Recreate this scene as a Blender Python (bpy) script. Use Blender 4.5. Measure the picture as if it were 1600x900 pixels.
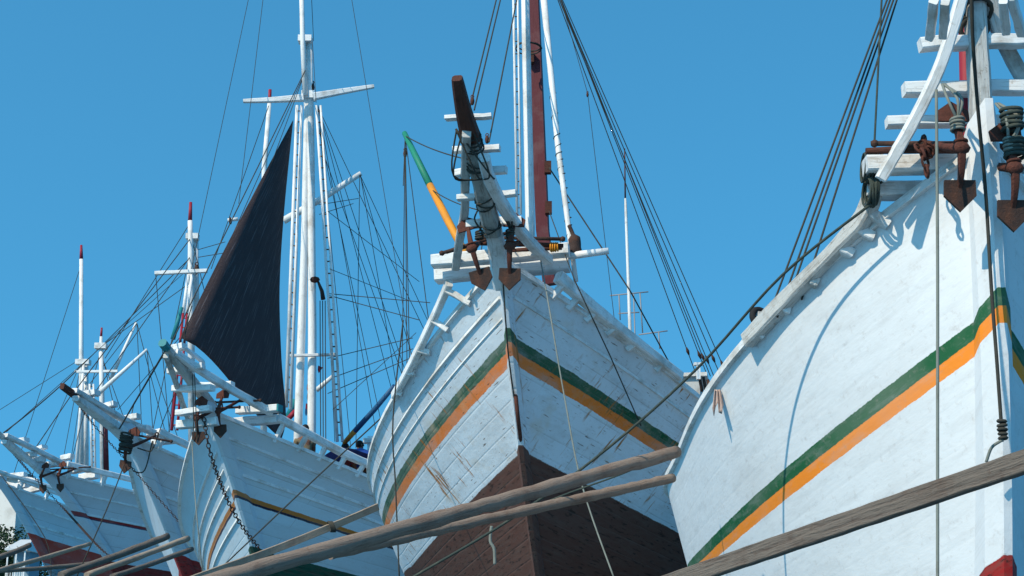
import bpy, math, random
import mathutils
from mathutils import Vector, Matrix
R = math.radians
random.seed(7)
for o in list(bpy.data.objects): bpy.data.objects.remove(o)
SC = bpy.context.scene
COL = SC.collection

# ---------------------------------------------------------------- camera, sky, sun, exposure
F = 2400.0; EYE = 2.2
PITCH = math.atan((1050 - 450) / F)
cam = bpy.data.cameras.new('camera'); co = bpy.data.objects.new('camera', cam); COL.objects.link(co)
co.location = (0, 0, EYE); co.rotation_euler = (math.pi/2 + PITCH, 0, 0)
cam.sensor_width = 36; cam.lens = 54; cam.clip_end = 6000; cam.clip_start = .05
SC.camera = co
SUN_AZ = R(224); SUN_EL = R(41)          # azimuth clockwise from +Y: behind the camera and to its left
sd = Vector((math.sin(SUN_AZ)*math.cos(SUN_EL), math.cos(SUN_AZ)*math.cos(SUN_EL), math.sin(SUN_EL)))
w = bpy.data.worlds.new('World'); SC.world = w; w.use_nodes = True
nt = w.node_tree; nt.nodes.clear()
sky = nt.nodes.new('ShaderNodeTexSky'); sky.sky_type = 'NISHITA'; sky.sun_disc = False
sky.sun_elevation = SUN_EL; sky.sun_rotation = SUN_AZ
sky.altitude = 0; sky.air_density = 1.0; sky.dust_density = 0.3; sky.ozone_density = 4.0
tint = nt.nodes.new('ShaderNodeMix'); tint.data_type = 'RGBA'; tint.blend_type = 'MULTIPLY'
tint.inputs[0].default_value = 1; tint.inputs[7].default_value = (0.50, 1.38, 1.38, 1)
bg = nt.nodes.new('ShaderNodeBackground'); bg.inputs[1].default_value = 0.12
wo = nt.nodes.new('ShaderNodeOutputWorld')
# look a little higher into the sky dome than the view does: keeps the horizon from whitening
tcw = nt.nodes.new('ShaderNodeTexCoord'); mpw = nt.nodes.new('ShaderNodeMapping'); mpw.inputs['Location'].default_value = (0,0,.35); mpw.inputs['Scale'].default_value = (1,1,.6)
nt.links.new(tcw.outputs['Generated'], mpw.inputs[0]); nt.links.new(mpw.outputs[0], sky.inputs[0])
nt.links.new(sky.outputs[0], tint.inputs[6]); nt.links.new(tint.outputs[2], bg.inputs[0]); nt.links.new(bg.outputs[0], wo.inputs[0])
sl = bpy.data.lights.new('sun', 'SUN'); sl.energy = 3.4; sl.angle = R(.5); sl.color = (1, .86, .65)
so = bpy.data.objects.new('sun', sl); COL.objects.link(so); so.rotation_euler = sd.to_track_quat('Z', 'Y').to_euler()
so.location = (-20, -20, 40)
vs = SC.view_settings; vs.view_transform = 'Standard'; vs.look = 'None'; vs.gamma = 1; vs.exposure = 0.45; vs.use_curve_mapping = False
SC.render.resolution_x = 1024; SC.render.resolution_y = 576
SC.render.engine = 'CYCLES'

# ---------------------------------------------------------------- materials
def mat(name, base=(.7,.7,.7), rough=.6, dirt=None, dscale=3., damt=.5, grain=None, gamt=.4, bump=.15, streak=0., spec=.2, coords='UV'):
    """painted or bare surface: base, patches of dirt, grain along the UV's V axis"""
    m = bpy.data.materials.new(name); m.use_nodes = True; n = m.node_tree; N = n.nodes; L = n.links
    b = N['Principled BSDF']; b.inputs['Roughness'].default_value = rough; b.inputs['Specular IOR Level'].default_value = spec
    tc = N.new('ShaderNodeTexCoord'); src = tc.outputs[coords]
    col = N.new('ShaderNodeRGB'); col.outputs[0].default_value = (*base, 1); cur = col.outputs[0]
    def noise(vec, sc, det=5, ro=.6):
        t = N.new('ShaderNodeTexNoise'); t.inputs['Scale'].default_value = sc; t.inputs['Detail'].default_value = det; t.inputs['Roughness'].default_value = ro
        L.new(vec, t.inputs['Vector']); return t.outputs['Fac']
    def ramp(v, a, c):
        r = N.new('ShaderNodeMapRange'); r.inputs[1].default_value = a; r.inputs[2].default_value = c; L.new(v, r.inputs[0]); return r.outputs[0]
    def mix(f, a, c, k=1.):
        x = N.new('ShaderNodeMix'); x.data_type = 'RGBA'
        if k != 1.:
            q = N.new('ShaderNodeMath'); q.operation = 'MULTIPLY'; q.inputs[1].default_value = k; L.new(f, q.inputs[0]); f = q.outputs[0]
        L.new(f, x.inputs[0]); L.new(a, x.inputs[6])
        if isinstance(c, tuple): x.inputs[7].default_value = (*c, 1)
        else: L.new(c, x.inputs[7])
        return x.outputs[2]
    mp = N.new('ShaderNodeMapping'); mp.inputs['Scale'].default_value = (14, .9, 14); L.new(src, mp.inputs[0])
    g = noise(mp.outputs[0], 3.5, 6, .7)
    ob = tc.outputs['Object']
    if grain: cur = mix(ramp(g, .52, .68), cur, grain, gamt)
    if dirt:
        cur = mix(ramp(noise(ob, dscale, 7, .65), .5, .68), cur, dirt, damt)
        cur = mix(ramp(noise(ob, dscale*7, 4, .7), .6, .72), cur, dirt, min(1, damt*.9))
    L.new(cur, b.inputs['Base Color'])
    if bump:
        bm = N.new('ShaderNodeBump'); bm.inputs['Strength'].default_value = bump*2; bm.inputs['Distance'].default_value = .02
        L.new(g, bm.inputs['Height']); L.new(bm.outputs[0], b.inputs['Normal'])
    return m
M = {}
M['white'] = mat('white_painted_wood', (.74,.76,.77), .55, dirt=(.30,.25,.19), dscale=2.2, damt=.6, grain=(.30,.27,.23), gamt=.65)
M['worn'] = mat('worn_grey_white_wood', (.50,.51,.50), .75, dirt=(.16,.13,.10), dscale=2.8, damt=.75, grain=(.20,.18,.15), gamt=.8, bump=.3)
M['shaded_greywood'] = mat('shade_toned_grey_timber', (.36,.355,.335), .85, dirt=(.09,.075,.06), dscale=3, damt=.8, grain=(.12,.10,.085), gamt=.9, bump=.5)  # centre bowsprit: shade of its underside put into a darker grey base colour
M['mast'] = mat('white_painted_spar', (.74,.75,.75), .5, dirt=(.34,.30,.25), dscale=1.6, damt=.6, grain=(.38,.36,.33), gamt=.55)
M['maroon'] = mat('maroon_painted_spar', (.095,.018,.026), .6, dirt=(.20,.12,.12), dscale=2.5, damt=.3, grain=(.06,.015,.015), gamt=.5)
M['redpaint'] = mat('red_painted_wood', (.28,.022,.04), .5, dirt=(.2,.05,.05), damt=.3)
M['rust'] = mat('rusty_iron', (.105,.038,.028), .85, dirt=(.035,.018,.014), dscale=6, damt=.8, bump=.4, coords='Object')
M['iron'] = mat('dark_iron', (.05,.032,.028), .8, dirt=(.12,.05,.03), dscale=7, damt=.7, bump=.3, coords='Object')
M['cap'] = mat('bare_dark_timber', (.09,.035,.025), .75, dirt=(.03,.015,.012), dscale=4, damt=.6, grain=(.03,.012,.01), gamt=.8, bump=.4)
M['rope'] = mat('tarred_rope', (.045,.045,.04), .9, dirt=(.09,.08,.06), dscale=8, damt=.5, bump=0)
M['green_rope'] = mat('green_mooring_rope', (.04,.055,.05), .9, dirt=(.12,.12,.09), dscale=9, damt=.5, bump=0)
M['pale_rope'] = mat('pale_rope', (.19,.21,.19), .9, dirt=(.12,.12,.1), dscale=8, damt=.6, bump=0)
M['turq'] = mat('turquoise_paint', (.015,.20,.23), .5, dirt=(.1,.2,.2), damt=.3)
M['green'] = mat('green_painted_spar', (.02,.22,.14), .5, dirt=(.05,.1,.07), damt=.4)
M['yellow'] = mat('yellow_painted_spar', (.70,.27,.025), .5, dirt=(.3,.15,.05), damt=.35)
M['blue'] = mat('blue_painted_spar', (.025,.10,.22), .5, dirt=(.03,.05,.12), damt=.4)
M['orange'] = mat('orange_painted_spar', (.55,.20,.03), .5, dirt=(.2,.08,.03), damt=.4)
M['plank'] = mat('weathered_plank', (.17,.145,.125), .85, dirt=(.11,.075,.06), dscale=3, damt=.7, grain=(.09,.065,.055), gamt=.9, bump=.5)
M['log'] = mat('brown_log', (.26,.195,.155), .8, dirt=(.15,.085,.06), dscale=2.2, damt=.7, grain=(.15,.09,.065), gamt=.8, bump=.4)
M['pole'] = mat('pale_brown_pole', (.36,.285,.22), .8, dirt=(.2,.13,.1), dscale=2.2, damt=.6, grain=(.18,.12,.09), gamt=.7, bump=.3)
M['deck'] = mat('deck_planks', (.20,.15,.11), .8, dirt=(.1,.07,.05), damt=.6)
M['inner'] = mat('inner_bulwark_paint', (.45,.47,.47), .7, dirt=(.2,.17,.14), damt=.5, coords='Object')
M['tarp'] = mat('blue_tarpaulin', (.02,.06,.30), .5, dirt=(.02,.03,.15), damt=.5, coords='Object')
M['skin'] = mat('brown_skin', (.17,.08,.05), .6, bump=0)
M['hair'] = mat('black_hair', (.012,.01,.01), .6, bump=0)
M['shirt1'] = mat('khaki_brown_cloth', (.20,.15,.09), .9, dirt=(.1,.07,.05), dscale=9, damt=.5, bump=.2, coords='Object')
M['shirt2'] = mat('dull_red_cloth', (.22,.04,.04), .9, dirt=(.1,.02,.02), dscale=9, damt=.5, bump=.2, coords='Object')
M['trousers'] = mat('dark_blue_cloth', (.03,.04,.08), .9, bump=.1, coords='Object')
M['rag'] = mat('pinkish_cloth', (.48,.36,.32), .9, dirt=(.3,.2,.17), dscale=12, damt=.6, bump=.2, coords='Object')
M['tyre'] = mat('black_rubber', (.02,.02,.022), .8, bump=.1, coords='Object')
M['concrete'] = mat('quay_concrete', (.22,.21,.19), .9, dirt=(.2,.18,.16), dscale=.6, damt=.6, coords='Object')
M['aerial'] = mat('grey_metal_pipe', (.25,.25,.26), .5, bump=0)
M['plaster'] = mat('white_plaster', (.72,.71,.68), .8, dirt=(.4,.38,.34), dscale=.5, damt=.5, coords='Object')
M['roofteal'] = mat('teal_roofing', (.06,.20,.24), .6, dirt=(.05,.1,.12), damt=.4, coords='Object')
M['roofpale'] = mat('pale_roofing', (.55,.58,.60), .5, dirt=(.3,.3,.3), damt=.4, coords='Object')
M['glass'] = mat('dark_window', (.02,.03,.04), .2, bump=0, coords='Object')
M['bark'] = mat('tree_bark', (.10,.075,.05), .9, dirt=(.05,.04,.03), damt=.6, coords='Object')
M['leaf'] = mat('tree_leaves', (.03,.055,.03), .9, spec=.03, dirt=(.025,.05,.022), dscale=1.5, damt=.8, bump=0, coords='Object')

def sailmat():
    m = mat('black_sailcloth', (.062,.048,.052), .95, dirt=(.055,.040,.043), dscale=.9, damt=.6, grain=(.10,.10,.115), gamt=.0, bump=.5, spec=.1, coords='Object')
    n = m.node_tree; N = n.nodes; L = n.links; b = N['Principled BSDF']
    cur = b.inputs['Base Color'].links[0].from_socket
    tc = N.new('ShaderNodeTexCoord'); mp = N.new('ShaderNodeMapping'); mp.inputs['Rotation'].default_value = (0, 0, R(28)); mp.inputs['Scale'].default_value = (26, .55, 1)
    L.new(tc.outputs['UV'], mp.inputs[0])
    t = N.new('ShaderNodeTexNoise'); t.inputs['Scale'].default_value = 1.4; t.inputs['Detail'].default_value = 5; L.new(mp.outputs[0], t.inputs['Vector'])
    r = N.new('ShaderNodeMapRange'); r.inputs[1].default_value = .56; r.inputs[2].default_value = .68; r.inputs[4].default_value = 1.1; L.new(t.outputs['Fac'], r.inputs[0])
    t2 = N.new('ShaderNodeTexNoise'); t2.inputs['Scale'].default_value = .8; L.new(tc.outputs['UV'], t2.inputs['Vector'])
    q = N.new('ShaderNodeMath'); q.operation = 'MULTIPLY'; L.new(r.outputs[0], q.inputs[0]); L.new(t2.outputs['Fac'], q.inputs[1])
    x = N.new('ShaderNodeMix'); x.data_type = 'RGBA'; L.new(q.outputs[0], x.inputs[0]); L.new(cur, x.inputs[6]); x.inputs[7].default_value = (.20,.18,.19,1)
    # cloth seams
    w_ = N.new('ShaderNodeTexWave'); w_.bands_direction = 'X'; w_.inputs['Scale'].default_value = .42; L.new(tc.outputs['UV'], w_.inputs['Vector'])
    r2 = N.new('ShaderNodeMapRange'); r2.inputs[1].default_value = .0; r2.inputs[2].default_value = .012; r2.inputs[3].default_value = .2; r2.inputs[4].default_value = 0; L.new(w_.outputs['Fac'], r2.inputs[0])
    y = N.new('ShaderNodeMix'); y.data_type = 'RGBA'; L.new(r2.outputs[0], y.inputs[0]); L.new(x.outputs[2], y.inputs[6]); y.inputs[7].default_value = (.008,.008,.01,1)
    L.new(y.outputs[2], b.inputs['Base Color'])
    return m
M['sail'] = sailmat()

def hullmat(name, bands, white=(.76,.78,.80), strakes=28, rust=.5, grime=.5, seam=.35, bumpk=.25, sb=.6, chips=0.):
    """bands: list of (v_low, colour) from the keel up; UV = (metres along, height share keel..sheer)"""
    m = bpy.data.materials.new(name); m.use_nodes = True; n = m.node_tree; N = n.nodes; L = n.links
    b = N['Principled BSDF']; b.inputs['Roughness'].default_value = .7; b.inputs['Specular IOR Level'].default_value = .12
    tc = N.new('ShaderNodeTexCoord'); sep = N.new('ShaderNodeSeparateXYZ'); L.new(tc.outputs['UV'], sep.inputs[0])
    def math_(op, a, c=None, clamp=False):
        x = N.new('ShaderNodeMath'); x.operation = op; x.use_clamp = clamp
        for i, q in enumerate((a, c)):
            if q is None: continue
            if isinstance(q, (int, float)): x.inputs[i].default_value = q
            else: L.new(q, x.inputs[i])
        return x.outputs[0]
    def mp(scale, src=tc.outputs['UV']):
        q = N.new('ShaderNodeMapping'); q.inputs['Scale'].default_value = scale; L.new(src, q.inputs[0]); return q.outputs[0]
    def noise(vec, sc, det=5, ro=.6):
        t = N.new('ShaderNodeTexNoise'); t.inputs['Scale'].default_value = sc; t.inputs['Detail'].default_value = det; t.inputs['Roughness'].default_value = ro; L.new(vec, t.inputs['Vector']); return t.outputs['Fac']
    def rng(v, a, c, lo=0., hi=1.):
        r = N.new('ShaderNodeMapRange'); r.inputs[1].default_value = a; r.inputs[2].default_value = c; r.inputs[3].default_value = lo; r.inputs[4].default_value = hi; L.new(v, r.inputs[0]); return r.outputs[0]
    def mix(f, a, c):
        x = N.new('ShaderNodeMix'); x.data_type = 'RGBA'
        if isinstance(f, float): x.inputs[0].default_value = f
        else: L.new(f, x.inputs[0])
        if isinstance(a, tuple): x.inputs[6].default_value = (*a, 1)
        else: L.new(a, x.inputs[6])
        if isinstance(c, tuple): x.inputs[7].default_value = (*c, 1)
        else: L.new(c, x.inputs[7])
        return x.outputs[2]
    ob = tc.outputs['Object']
    v = sep.outputs[1]
    wob = math_('MULTIPLY', math_('SUBTRACT', noise(ob, 3.), .5), .004)
    wob2 = math_('MULTIPLY', math_('SUBTRACT', noise(ob, 30.), .5), .0025)
    vb = math_('ADD', math_('ADD', v, wob), wob2)
    cur = None
    for lo, c in bands:
        cc = white if c is None else c
        if cur is None: cur = mix(0., cc, cc)
        else:
            f = rng(vb, lo-.0003, lo+.0003); cur = mix(f, cur, cc)
    # chips and thin spots in the painted bands
    if chips: cur = mix(math_('MULTIPLY', rng(v, bands[1][0], bands[1][0]+.001), rng(noise(mp((3., 60, 1)), 2.5, 5, .7), .60, .66, 0, chips)), cur, (.52,.54,.55))
    # bottom paint: scrapes along the planks; the mottling of the topsides stays above it
    lo1 = bands[1][0]; up = rng(v, lo1-.002, lo1+.002); dn_ = math_('SUBTRACT', 1., up)
    cur = mix(math_('MULTIPLY', dn_, rng(noise(mp((1.6, 60, 1)), 1.6, 7, .75), .45, .72, 0, .75)), cur, (.13,.085,.07))
    cur = mix(math_('MULTIPLY', dn_, rng(noise(mp((2.5, 90, 1)), 2., 4, .6), .56, .64, 0, .8)), cur, (.03,.018,.015))
    # paint mottling, large and small
    cur = mix(math_('MULTIPLY', up, rng(noise(ob, .9, 6), .45, .75, 0, .30*grime)), cur, (.42,.40,.38))
    cur = mix(math_('MULTIPLY', up, rng(noise(mp((1.2, 30, 1)), 1.5, 6, .7), .5, .75, 0, .45*grime)), cur, (.40,.40,.40))
    cur = mix(math_('MULTIPLY', up, rng(noise(ob, 14., 5, .7), .56, .72, 0, .4*grime)), cur, (.34,.30,.27))
    # each plank a little different, with butt joints along it
    pk = math_('FLOOR', math_('MULTIPLY', v, strakes)); wn = N.new('ShaderNodeTexWhiteNoise'); wn.noise_dimensions = '1D'; L.new(pk, wn.inputs['W'])
    jf = math_('FRACT', math_('ADD', math_('MULTIPLY', sep.outputs[0], .19), math_('MULTIPLY', wn.outputs['Value'], 7.3)))
    cell = N.new('ShaderNodeTexWhiteNoise'); cell.noise_dimensions = '2D'; cb = N.new('ShaderNodeCombineXYZ'); L.new(pk, cb.inputs[0])
    L.new(math_('FLOOR', math_('ADD', math_('MULTIPLY', sep.outputs[0], .19), math_('MULTIPLY', wn.outputs['Value'], 7.3))), cb.inputs[1]); L.new(cb.outputs[0], cell.inputs['Vector'])
    cur = mix(math_('MULTIPLY', math_('ADD', math_('MULTIPLY', up, .8), .2), math_('MULTIPLY', cell.outputs['Value'], .26*seam+.04)), cur, (.38,.37,.36))
    cur = mix(math_('MULTIPLY', math_('MULTIPLY', rng(jf, .003, .0, 0, 1.), up), seam), cur, (.14,.12,.11))
    # plank seams
    fr = math_('FRACT', math_('MULTIPLY', v, strakes))
    d = math_('ABSOLUTE', math_('SUBTRACT', fr, .5))
    sm = math_('MULTIPLY', rng(d, .462, .5), rng(noise(mp((.8, 6, 1)), 1.7, 4), .42, .62, .1, 1.))
    cur = mix(math_('MULTIPLY', sm, seam), cur, (.16,.14,.13))
    # short nicks along the planks
    nk = rng(noise(mp((2.4, 130, 1)), 2.2, 3, .5), .655, .69, 0, .75*rust)
    cur = mix(nk, cur, (.10,.055,.03))
    # rust runs down the plank faces
    st = noise(mp((9., 7.5, 1)), 1.5, 4, .6)
    st = math_('MULTIPLY', rng(st, .575, .64), rng(noise(mp((1.3, 6, 1)), 1.1, 3), .49, .57))
    cur = mix(math_('MULTIPLY', math_('MULTIPLY', st, up), rust), cur, (.36,.15,.045))
    halo = noise(ob, 1.6, 4)
    cur = mix(math_('MULTIPLY', up, rng(halo, .58, .74, 0, .4*rust)), cur, (.55,.42,.26))
    L.new(cur, b.inputs['Base Color'])
    bm = N.new('ShaderNodeBump'); bm.inputs['Strength'].default_value = 1; bm.inputs['Distance'].default_value = .012*bumpk*2.4
    hgt = math_('ADD', math_('MULTIPLY', rng(d, .43, .5, 1, 0), sb), math_('MULTIPLY', noise(mp((1.5, 26, 1)), 2., 6, .65), .9))
    hgt = math_('ADD', hgt, math_('MULTIPLY', noise(ob, 3., 4), .7))
    L.new(hgt, bm.inputs['Height']); L.new(bm.outputs[0], b.inputs['Normal'])
    return m

# ---------------------------------------------------------------- helpers
def tag(o, label=None, cat=None, group=None, kind=None):
    if label: o['label'] = label
    if cat: o['category'] = cat
    if group: o['group'] = group
    if kind: o['kind'] = kind
    return o
def empty(name, loc=(0,0,0), rz=0):
    o = bpy.data.objects.new(name, None); o.empty_display_size = .3; COL.objects.link(o); o.location = loc; o.rotation_euler = (0,0,rz); return o
class MB:
    """collects geometry in WORLD coordinates; build() links it as one mesh object under a parent"""
    def __init__(s): s.v = []; s.f = []; s.uv = []; s.sm = []
    def add(s, vs, fs, uvs=None, smooth=False):
        k = len(s.v); s.v += [Vector(a) for a in vs]
        for i, f in enumerate(fs):
            s.f.append([k+a for a in f]); s.sm.append(smooth)
            s.uv.append(uvs[i] if uvs else [(0,0)]*len(f))
        return s
    def sweep(s, pts, sec, up=None, smooth=True, cap=True, twist=0):
        """pts: list of points; sec: list (one per point, or one) of lists of 2-D section points"""
        pts = [Vector(p) for p in pts]; n = len(pts)
        if not isinstance(sec[0][0], (list, tuple)): sec = [sec]*n
        m = len(sec[0]); vs_ = []; L = 0; Ls = []
        ref = Vector(up) if up else None
        for i, p in enumerate(pts):
            t = (pts[min(i+1, n-1)] - pts[max(i-1, 0)])
            t = t.normalized() if t.length > 1e-9 else Vector((0,0,1))
            if up is None:
                if ref is None: ref = Vector((0,0,1)) if abs(t.z) < .9 else Vector((0,1,0))
                a = (ref - t*ref.dot(t)).normalized(); ref = a
            else:
                a = (ref - t*ref.dot(t)).normalized()
            b = t.cross(a)
            if i: L += (p-pts[i-1]).length
            Ls.append(L)
            for (x, y) in sec[i]: vs_.append(p + b*x + a*y)
        per = [0]
        for j in range(m):
            q0 = Vector(sec[0][j]); q1 = Vector(sec[0][(j+1) % m]); per.append(per[-1] + (q1-q0).length)
        fs = []; uv = []; o0 = random.random()*20; o1 = random.random()*20
        for i in range(n-1):
            for j in range(m):
                k = (j+1) % m
                fs.append([i*m+j, i*m+k, (i+1)*m+k, (i+1)*m+j])
                uv.append([(o0+per[j], o1+Ls[i]), (o0+per[j+1], o1+Ls[i]), (o0+per[j+1], o1+Ls[i+1]), (o0+per[j], o1+Ls[i+1])])
        s.add(vs_, fs, uv, smooth)
        if cap:
            k = len(s.v) - n*m
            s.f.append([k+j for j in reversed(range(m))]); s.sm.append(False); s.uv.append([(o0+a, o1+b) for a, b in reversed(sec[0])])
            s.f.append([k+(n-1)*m+j for j in range(m)]); s.sm.append(False); s.uv.append([(o0+a, o1+b) for a, b in sec[-1]])
        return s
    def tube(s, pts, r, sides=8, cap=True):
        if not isinstance(r, (list, tuple)): r = [r]*len(pts)
        sec = [[(q*math.cos(2*math.pi*j/sides), q*math.sin(2*math.pi*j/sides)) for j in range(sides)] for q in r]
        return s.sweep(pts, sec, smooth=True, cap=cap)
    def beam(s, a, b, w, h, up=(0,0,1), bev=.12, rough=.0, taper=1., mid=6):
        a = Vector(a); b = Vector(b); n = mid if rough else 2; pts = []; secs = []
        for i in range(n):
            t = i/(n-1); p = a.lerp(b, t)
            if rough: p = p + Vector((random.uniform(-1,1), random.uniform(-1,1), random.uniform(-1,1)))*rough
            k = 1 + (taper-1)*t; W = w*k; H = h*k; c = min(W, H)*bev
            if rough: W *= random.uniform(.95, 1.05); H *= random.uniform(.95, 1.05)
            x = W/2; y = H/2
            pts.append(p); secs.append([(-x+c,-y),(x-c,-y),(x,-y+c),(x,y-c),(x-c,y),(-x+c,y),(-x,y-c),(-x,-y+c)])
        return s.sweep(pts, secs, up=up, smooth=False)
    def curvebeam(s, pts, w, h, up=(0,0,1), bev=.15, sub=4, rough=.0):
        P = spline(pts, sub); n = len(P); secs = []
        for i in range(n):
            t = i/(n-1); W = w(t) if callable(w) else w; H = h(t) if callable(h) else h
            if rough: W *= random.uniform(1-rough, 1+rough); H *= random.uniform(1-rough, 1+rough)
            c = min(W, H)*bev; x = W/2; y = H/2
            secs.append([(-x+c,-y),(x-c,-y),(x,-y+c),(x,y-c),(x-c,y),(-x+c,y),(-x,y-c),(-x,-y+c)])
        return s.sweep(P, secs, up=up, smooth=False)
    def ball(s, c, r, n=8, sq=(1,1,1)):
        c = Vector(c); vs_ = []; fs = []
        for i in range(n//2+1):
            th = math.pi*i/(n//2)
            for j in range(n):
                ph = 2*math.pi*j/n
                vs_.append(c + Vector((r*sq[0]*math.sin(th)*math.cos(ph), r*sq[1]*math.sin(th)*math.sin(ph), r*sq[2]*math.cos(th))))
        for i in range(n//2):
            for j in range(n): fs.append([i*n+j, i*n+(j+1) % n, (i+1)*n+(j+1) % n, (i+1)*n+j][::-1])
        return s.add(vs_, fs, None, True)
    def box(s, c, d, rz=0):
        c = Vector(c); x, y, z = (q/2 for q in d); m = Matrix.Rotation(rz, 3, 'Z')
        vs_ = [c + m @ Vector((a*x, b*y, e*z)) for a in (-1,1) for b in (-1,1) for e in (-1,1)]
        fs = [[0,1,3,2],[4,6,7,5],[0,4,5,1],[2,3,7,6],[0,2,6,4],[1,5,7,3]]
        return s.add(vs_, fs, [[(0,0),(0,d[2]),(d[0],d[2]),(d[0],0)]]*6)
    def torus(s, c, ax, R_, r, n=14, m=6, ell=1., ref=None):
        ax = Vector(ax).normalized(); a = Vector(ref) if ref else (Vector((0,0,1)) if abs(ax.z) < .9 else Vector((1,0,0))); a = (a - ax*a.dot(ax)).normalized(); b = ax.cross(a)
        vs_ = []; fs = []; c = Vector(c)
        for i in range(n):
            t = 2*math.pi*i/n; d = a*math.cos(t)*ell + b*math.sin(t)
            for j in range(m):
                q = 2*math.pi*j/m; vs_.append(c + d*R_ + (d.normalized()*math.cos(q) + ax*math.sin(q))*r)
        for i in range(n):
            for j in range(m): fs.append([i*m+j, ((i+1) % n)*m+j, ((i+1) % n)*m+(j+1) % m, i*m+(j+1) % m])
        return s.add(vs_, fs, None, True)
    def build(s, name, m, parent=None, root=None):
        root = root or parent
        inv = Matrix.Identity(4)
        if root is not None:
            inv = (Matrix.Translation(root.location) @ root.rotation_euler.to_matrix().to_4x4()).inverted()
        me = bpy.data.meshes.new(name); me.from_pydata([inv @ v for v in s.v], [], s.f)
        ul = me.uv_layers.new(name='UVMap'); k = 0
        for f in s.uv:
            for q in f: ul.data[k].uv = q; k += 1
        for i, p in enumerate(me.polygons): p.use_smooth = s.sm[i]
        me.materials.append(m); me.update()
        o = bpy.data.objects.new(name, me); COL.objects.link(o)
        if parent is not None: o.parent = parent
        return o
def spline(P, sub=6):
    P = [Vector(p) for p in P]
    if len(P) < 3: return [P[0].lerp(P[-1], i/sub) for i in range(sub+1)]
    out = []
    for i in range(len(P)-1):
        p0 = P[max(i-1,0)]; p1 = P[i]; p2 = P[i+1]; p3 = P[min(i+2, len(P)-1)]
        for j in range(sub):
            t = j/sub
            out.append(.5*((2*p1) + (p2-p0)*t + (2*p0-5*p1+4*p2-p3)*t*t + (3*p1-p0-3*p2+p3)*t*t*t))
    out.append(P[-1]); return out
CC, SS = math.cos(PITCH), math.sin(PITCH)
def raydir(px, py):
    X = (px-800)/F; Y = (450-py)/F
    return Vector((X, CC - Y*SS, SS + Y*CC))
EYEV = Vector((0, 0, EYE))
def at(px, py, y): d = raydir(px, py); return EYEV + d*(y/d.y)
def sag(a, b, s, n=10):
    a = Vector(a); b = Vector(b); return [a.lerp(b, i/n) - Vector((0,0,4*s*(i/n)*(1-i/n))) for i in range(n+1)]

BP = {
 'B3': {'x0': 4.129, 'y0': 12.707, 'th': -0.003, 'B': 2.127, 'zb': 6.648, 'zm': 4.547, 'Ls': 8.593, 'ps': 2.983, 'rake': 2.225, 'rp': 2.055, 'Le0': 5.127, 'Le1': 7.823, 'q': 2.93, 'a': 0.646, 'vs': 0.821, 'vw': 0.553, 'sd': 0, 'fl': -0.015, 'L': 12.5},
 'B2': {'x0': -0.1266, 'y0': 21.005, 'th': 0.1735, 'B': 3.7888, 'zb': 7.8155, 'zm': 5.4582, 'Ls': 7.2553, 'ps': 1.4275, 'rake': 9.0163, 'rp': 1.1099, 'Le0': 7.8958, 'Le1': 13.9095, 'q': 1.8509, 'a': 0.05, 'vs': 0.9192, 'vw': 0.7867, 'sd': 0, 'fl': -0.4362, 'L': 18},
 'B1': {'x0': -6.4743, 'y0': 32.1312, 'th': 0.2523, 'B': 4.2776, 'zb': 7.5537, 'zm': 4.1209, 'Ls': 18.0409, 'ps': 1.5889, 'rake': 7.4566, 'rp': 0.6846, 'Le0': 8.7005, 'Le1': -0.4541, 'q': 1.3852, 'a': 0.05, 'vs': 0.8759, 'vw': 0.7585, 'sd': 0, 'fl': -0.231, 'L': 18},
 'Bb': {'x0': -11.1021, 'y0': 43.8609, 'th': 0.2769, 'B': 4.2461, 'zb': 8.8235, 'zm': 4.5846, 'Ls': 20.8251, 'ps': 1.4768, 'rake': 10.4599, 'rp': 0.7708, 'Le0': 11.0028, 'Le1': -3.1443, 'q': 1.2231, 'a': 0.05, 'vs': 0.8764, 'vw': 0.7524, 'sd': 0, 'fl': -0.2702, 'L': 17},
 'A': {'x0': -17.1482, 'y0': 55.6945, 'th': 0.4044, 'B': 4.2665, 'zb': 9.2869, 'zm': 5.2244, 'Ls': 26.3611, 'ps': 0.8745, 'rake': 12.9449, 'rp': 0.7708, 'Le0': 12.0184, 'Le1': -3.4346, 'q': 1.2231, 'a': 0.05, 'vs': 0.8968, 'vw': 0.7526, 'sd': 0, 'fl': -0.2702, 'L': 18},
 'C': {'x0': -24.1031, 'y0': 72.0992, 'th': 0.3906, 'B': 4.208, 'zb': 10.8193, 'zm': 4.9701, 'Ls': 25.0838, 'ps': 1.086, 'rake': 12.0666, 'rp': 0.7708, 'Le0': 12.6955, 'Le1': -3.6281, 'q': 1.2231, 'a': 0.05, 'vs': 0.8764, 'vw': 0.8607, 'sd': 0, 'fl': -0.2702, 'L': 18},
}
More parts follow.
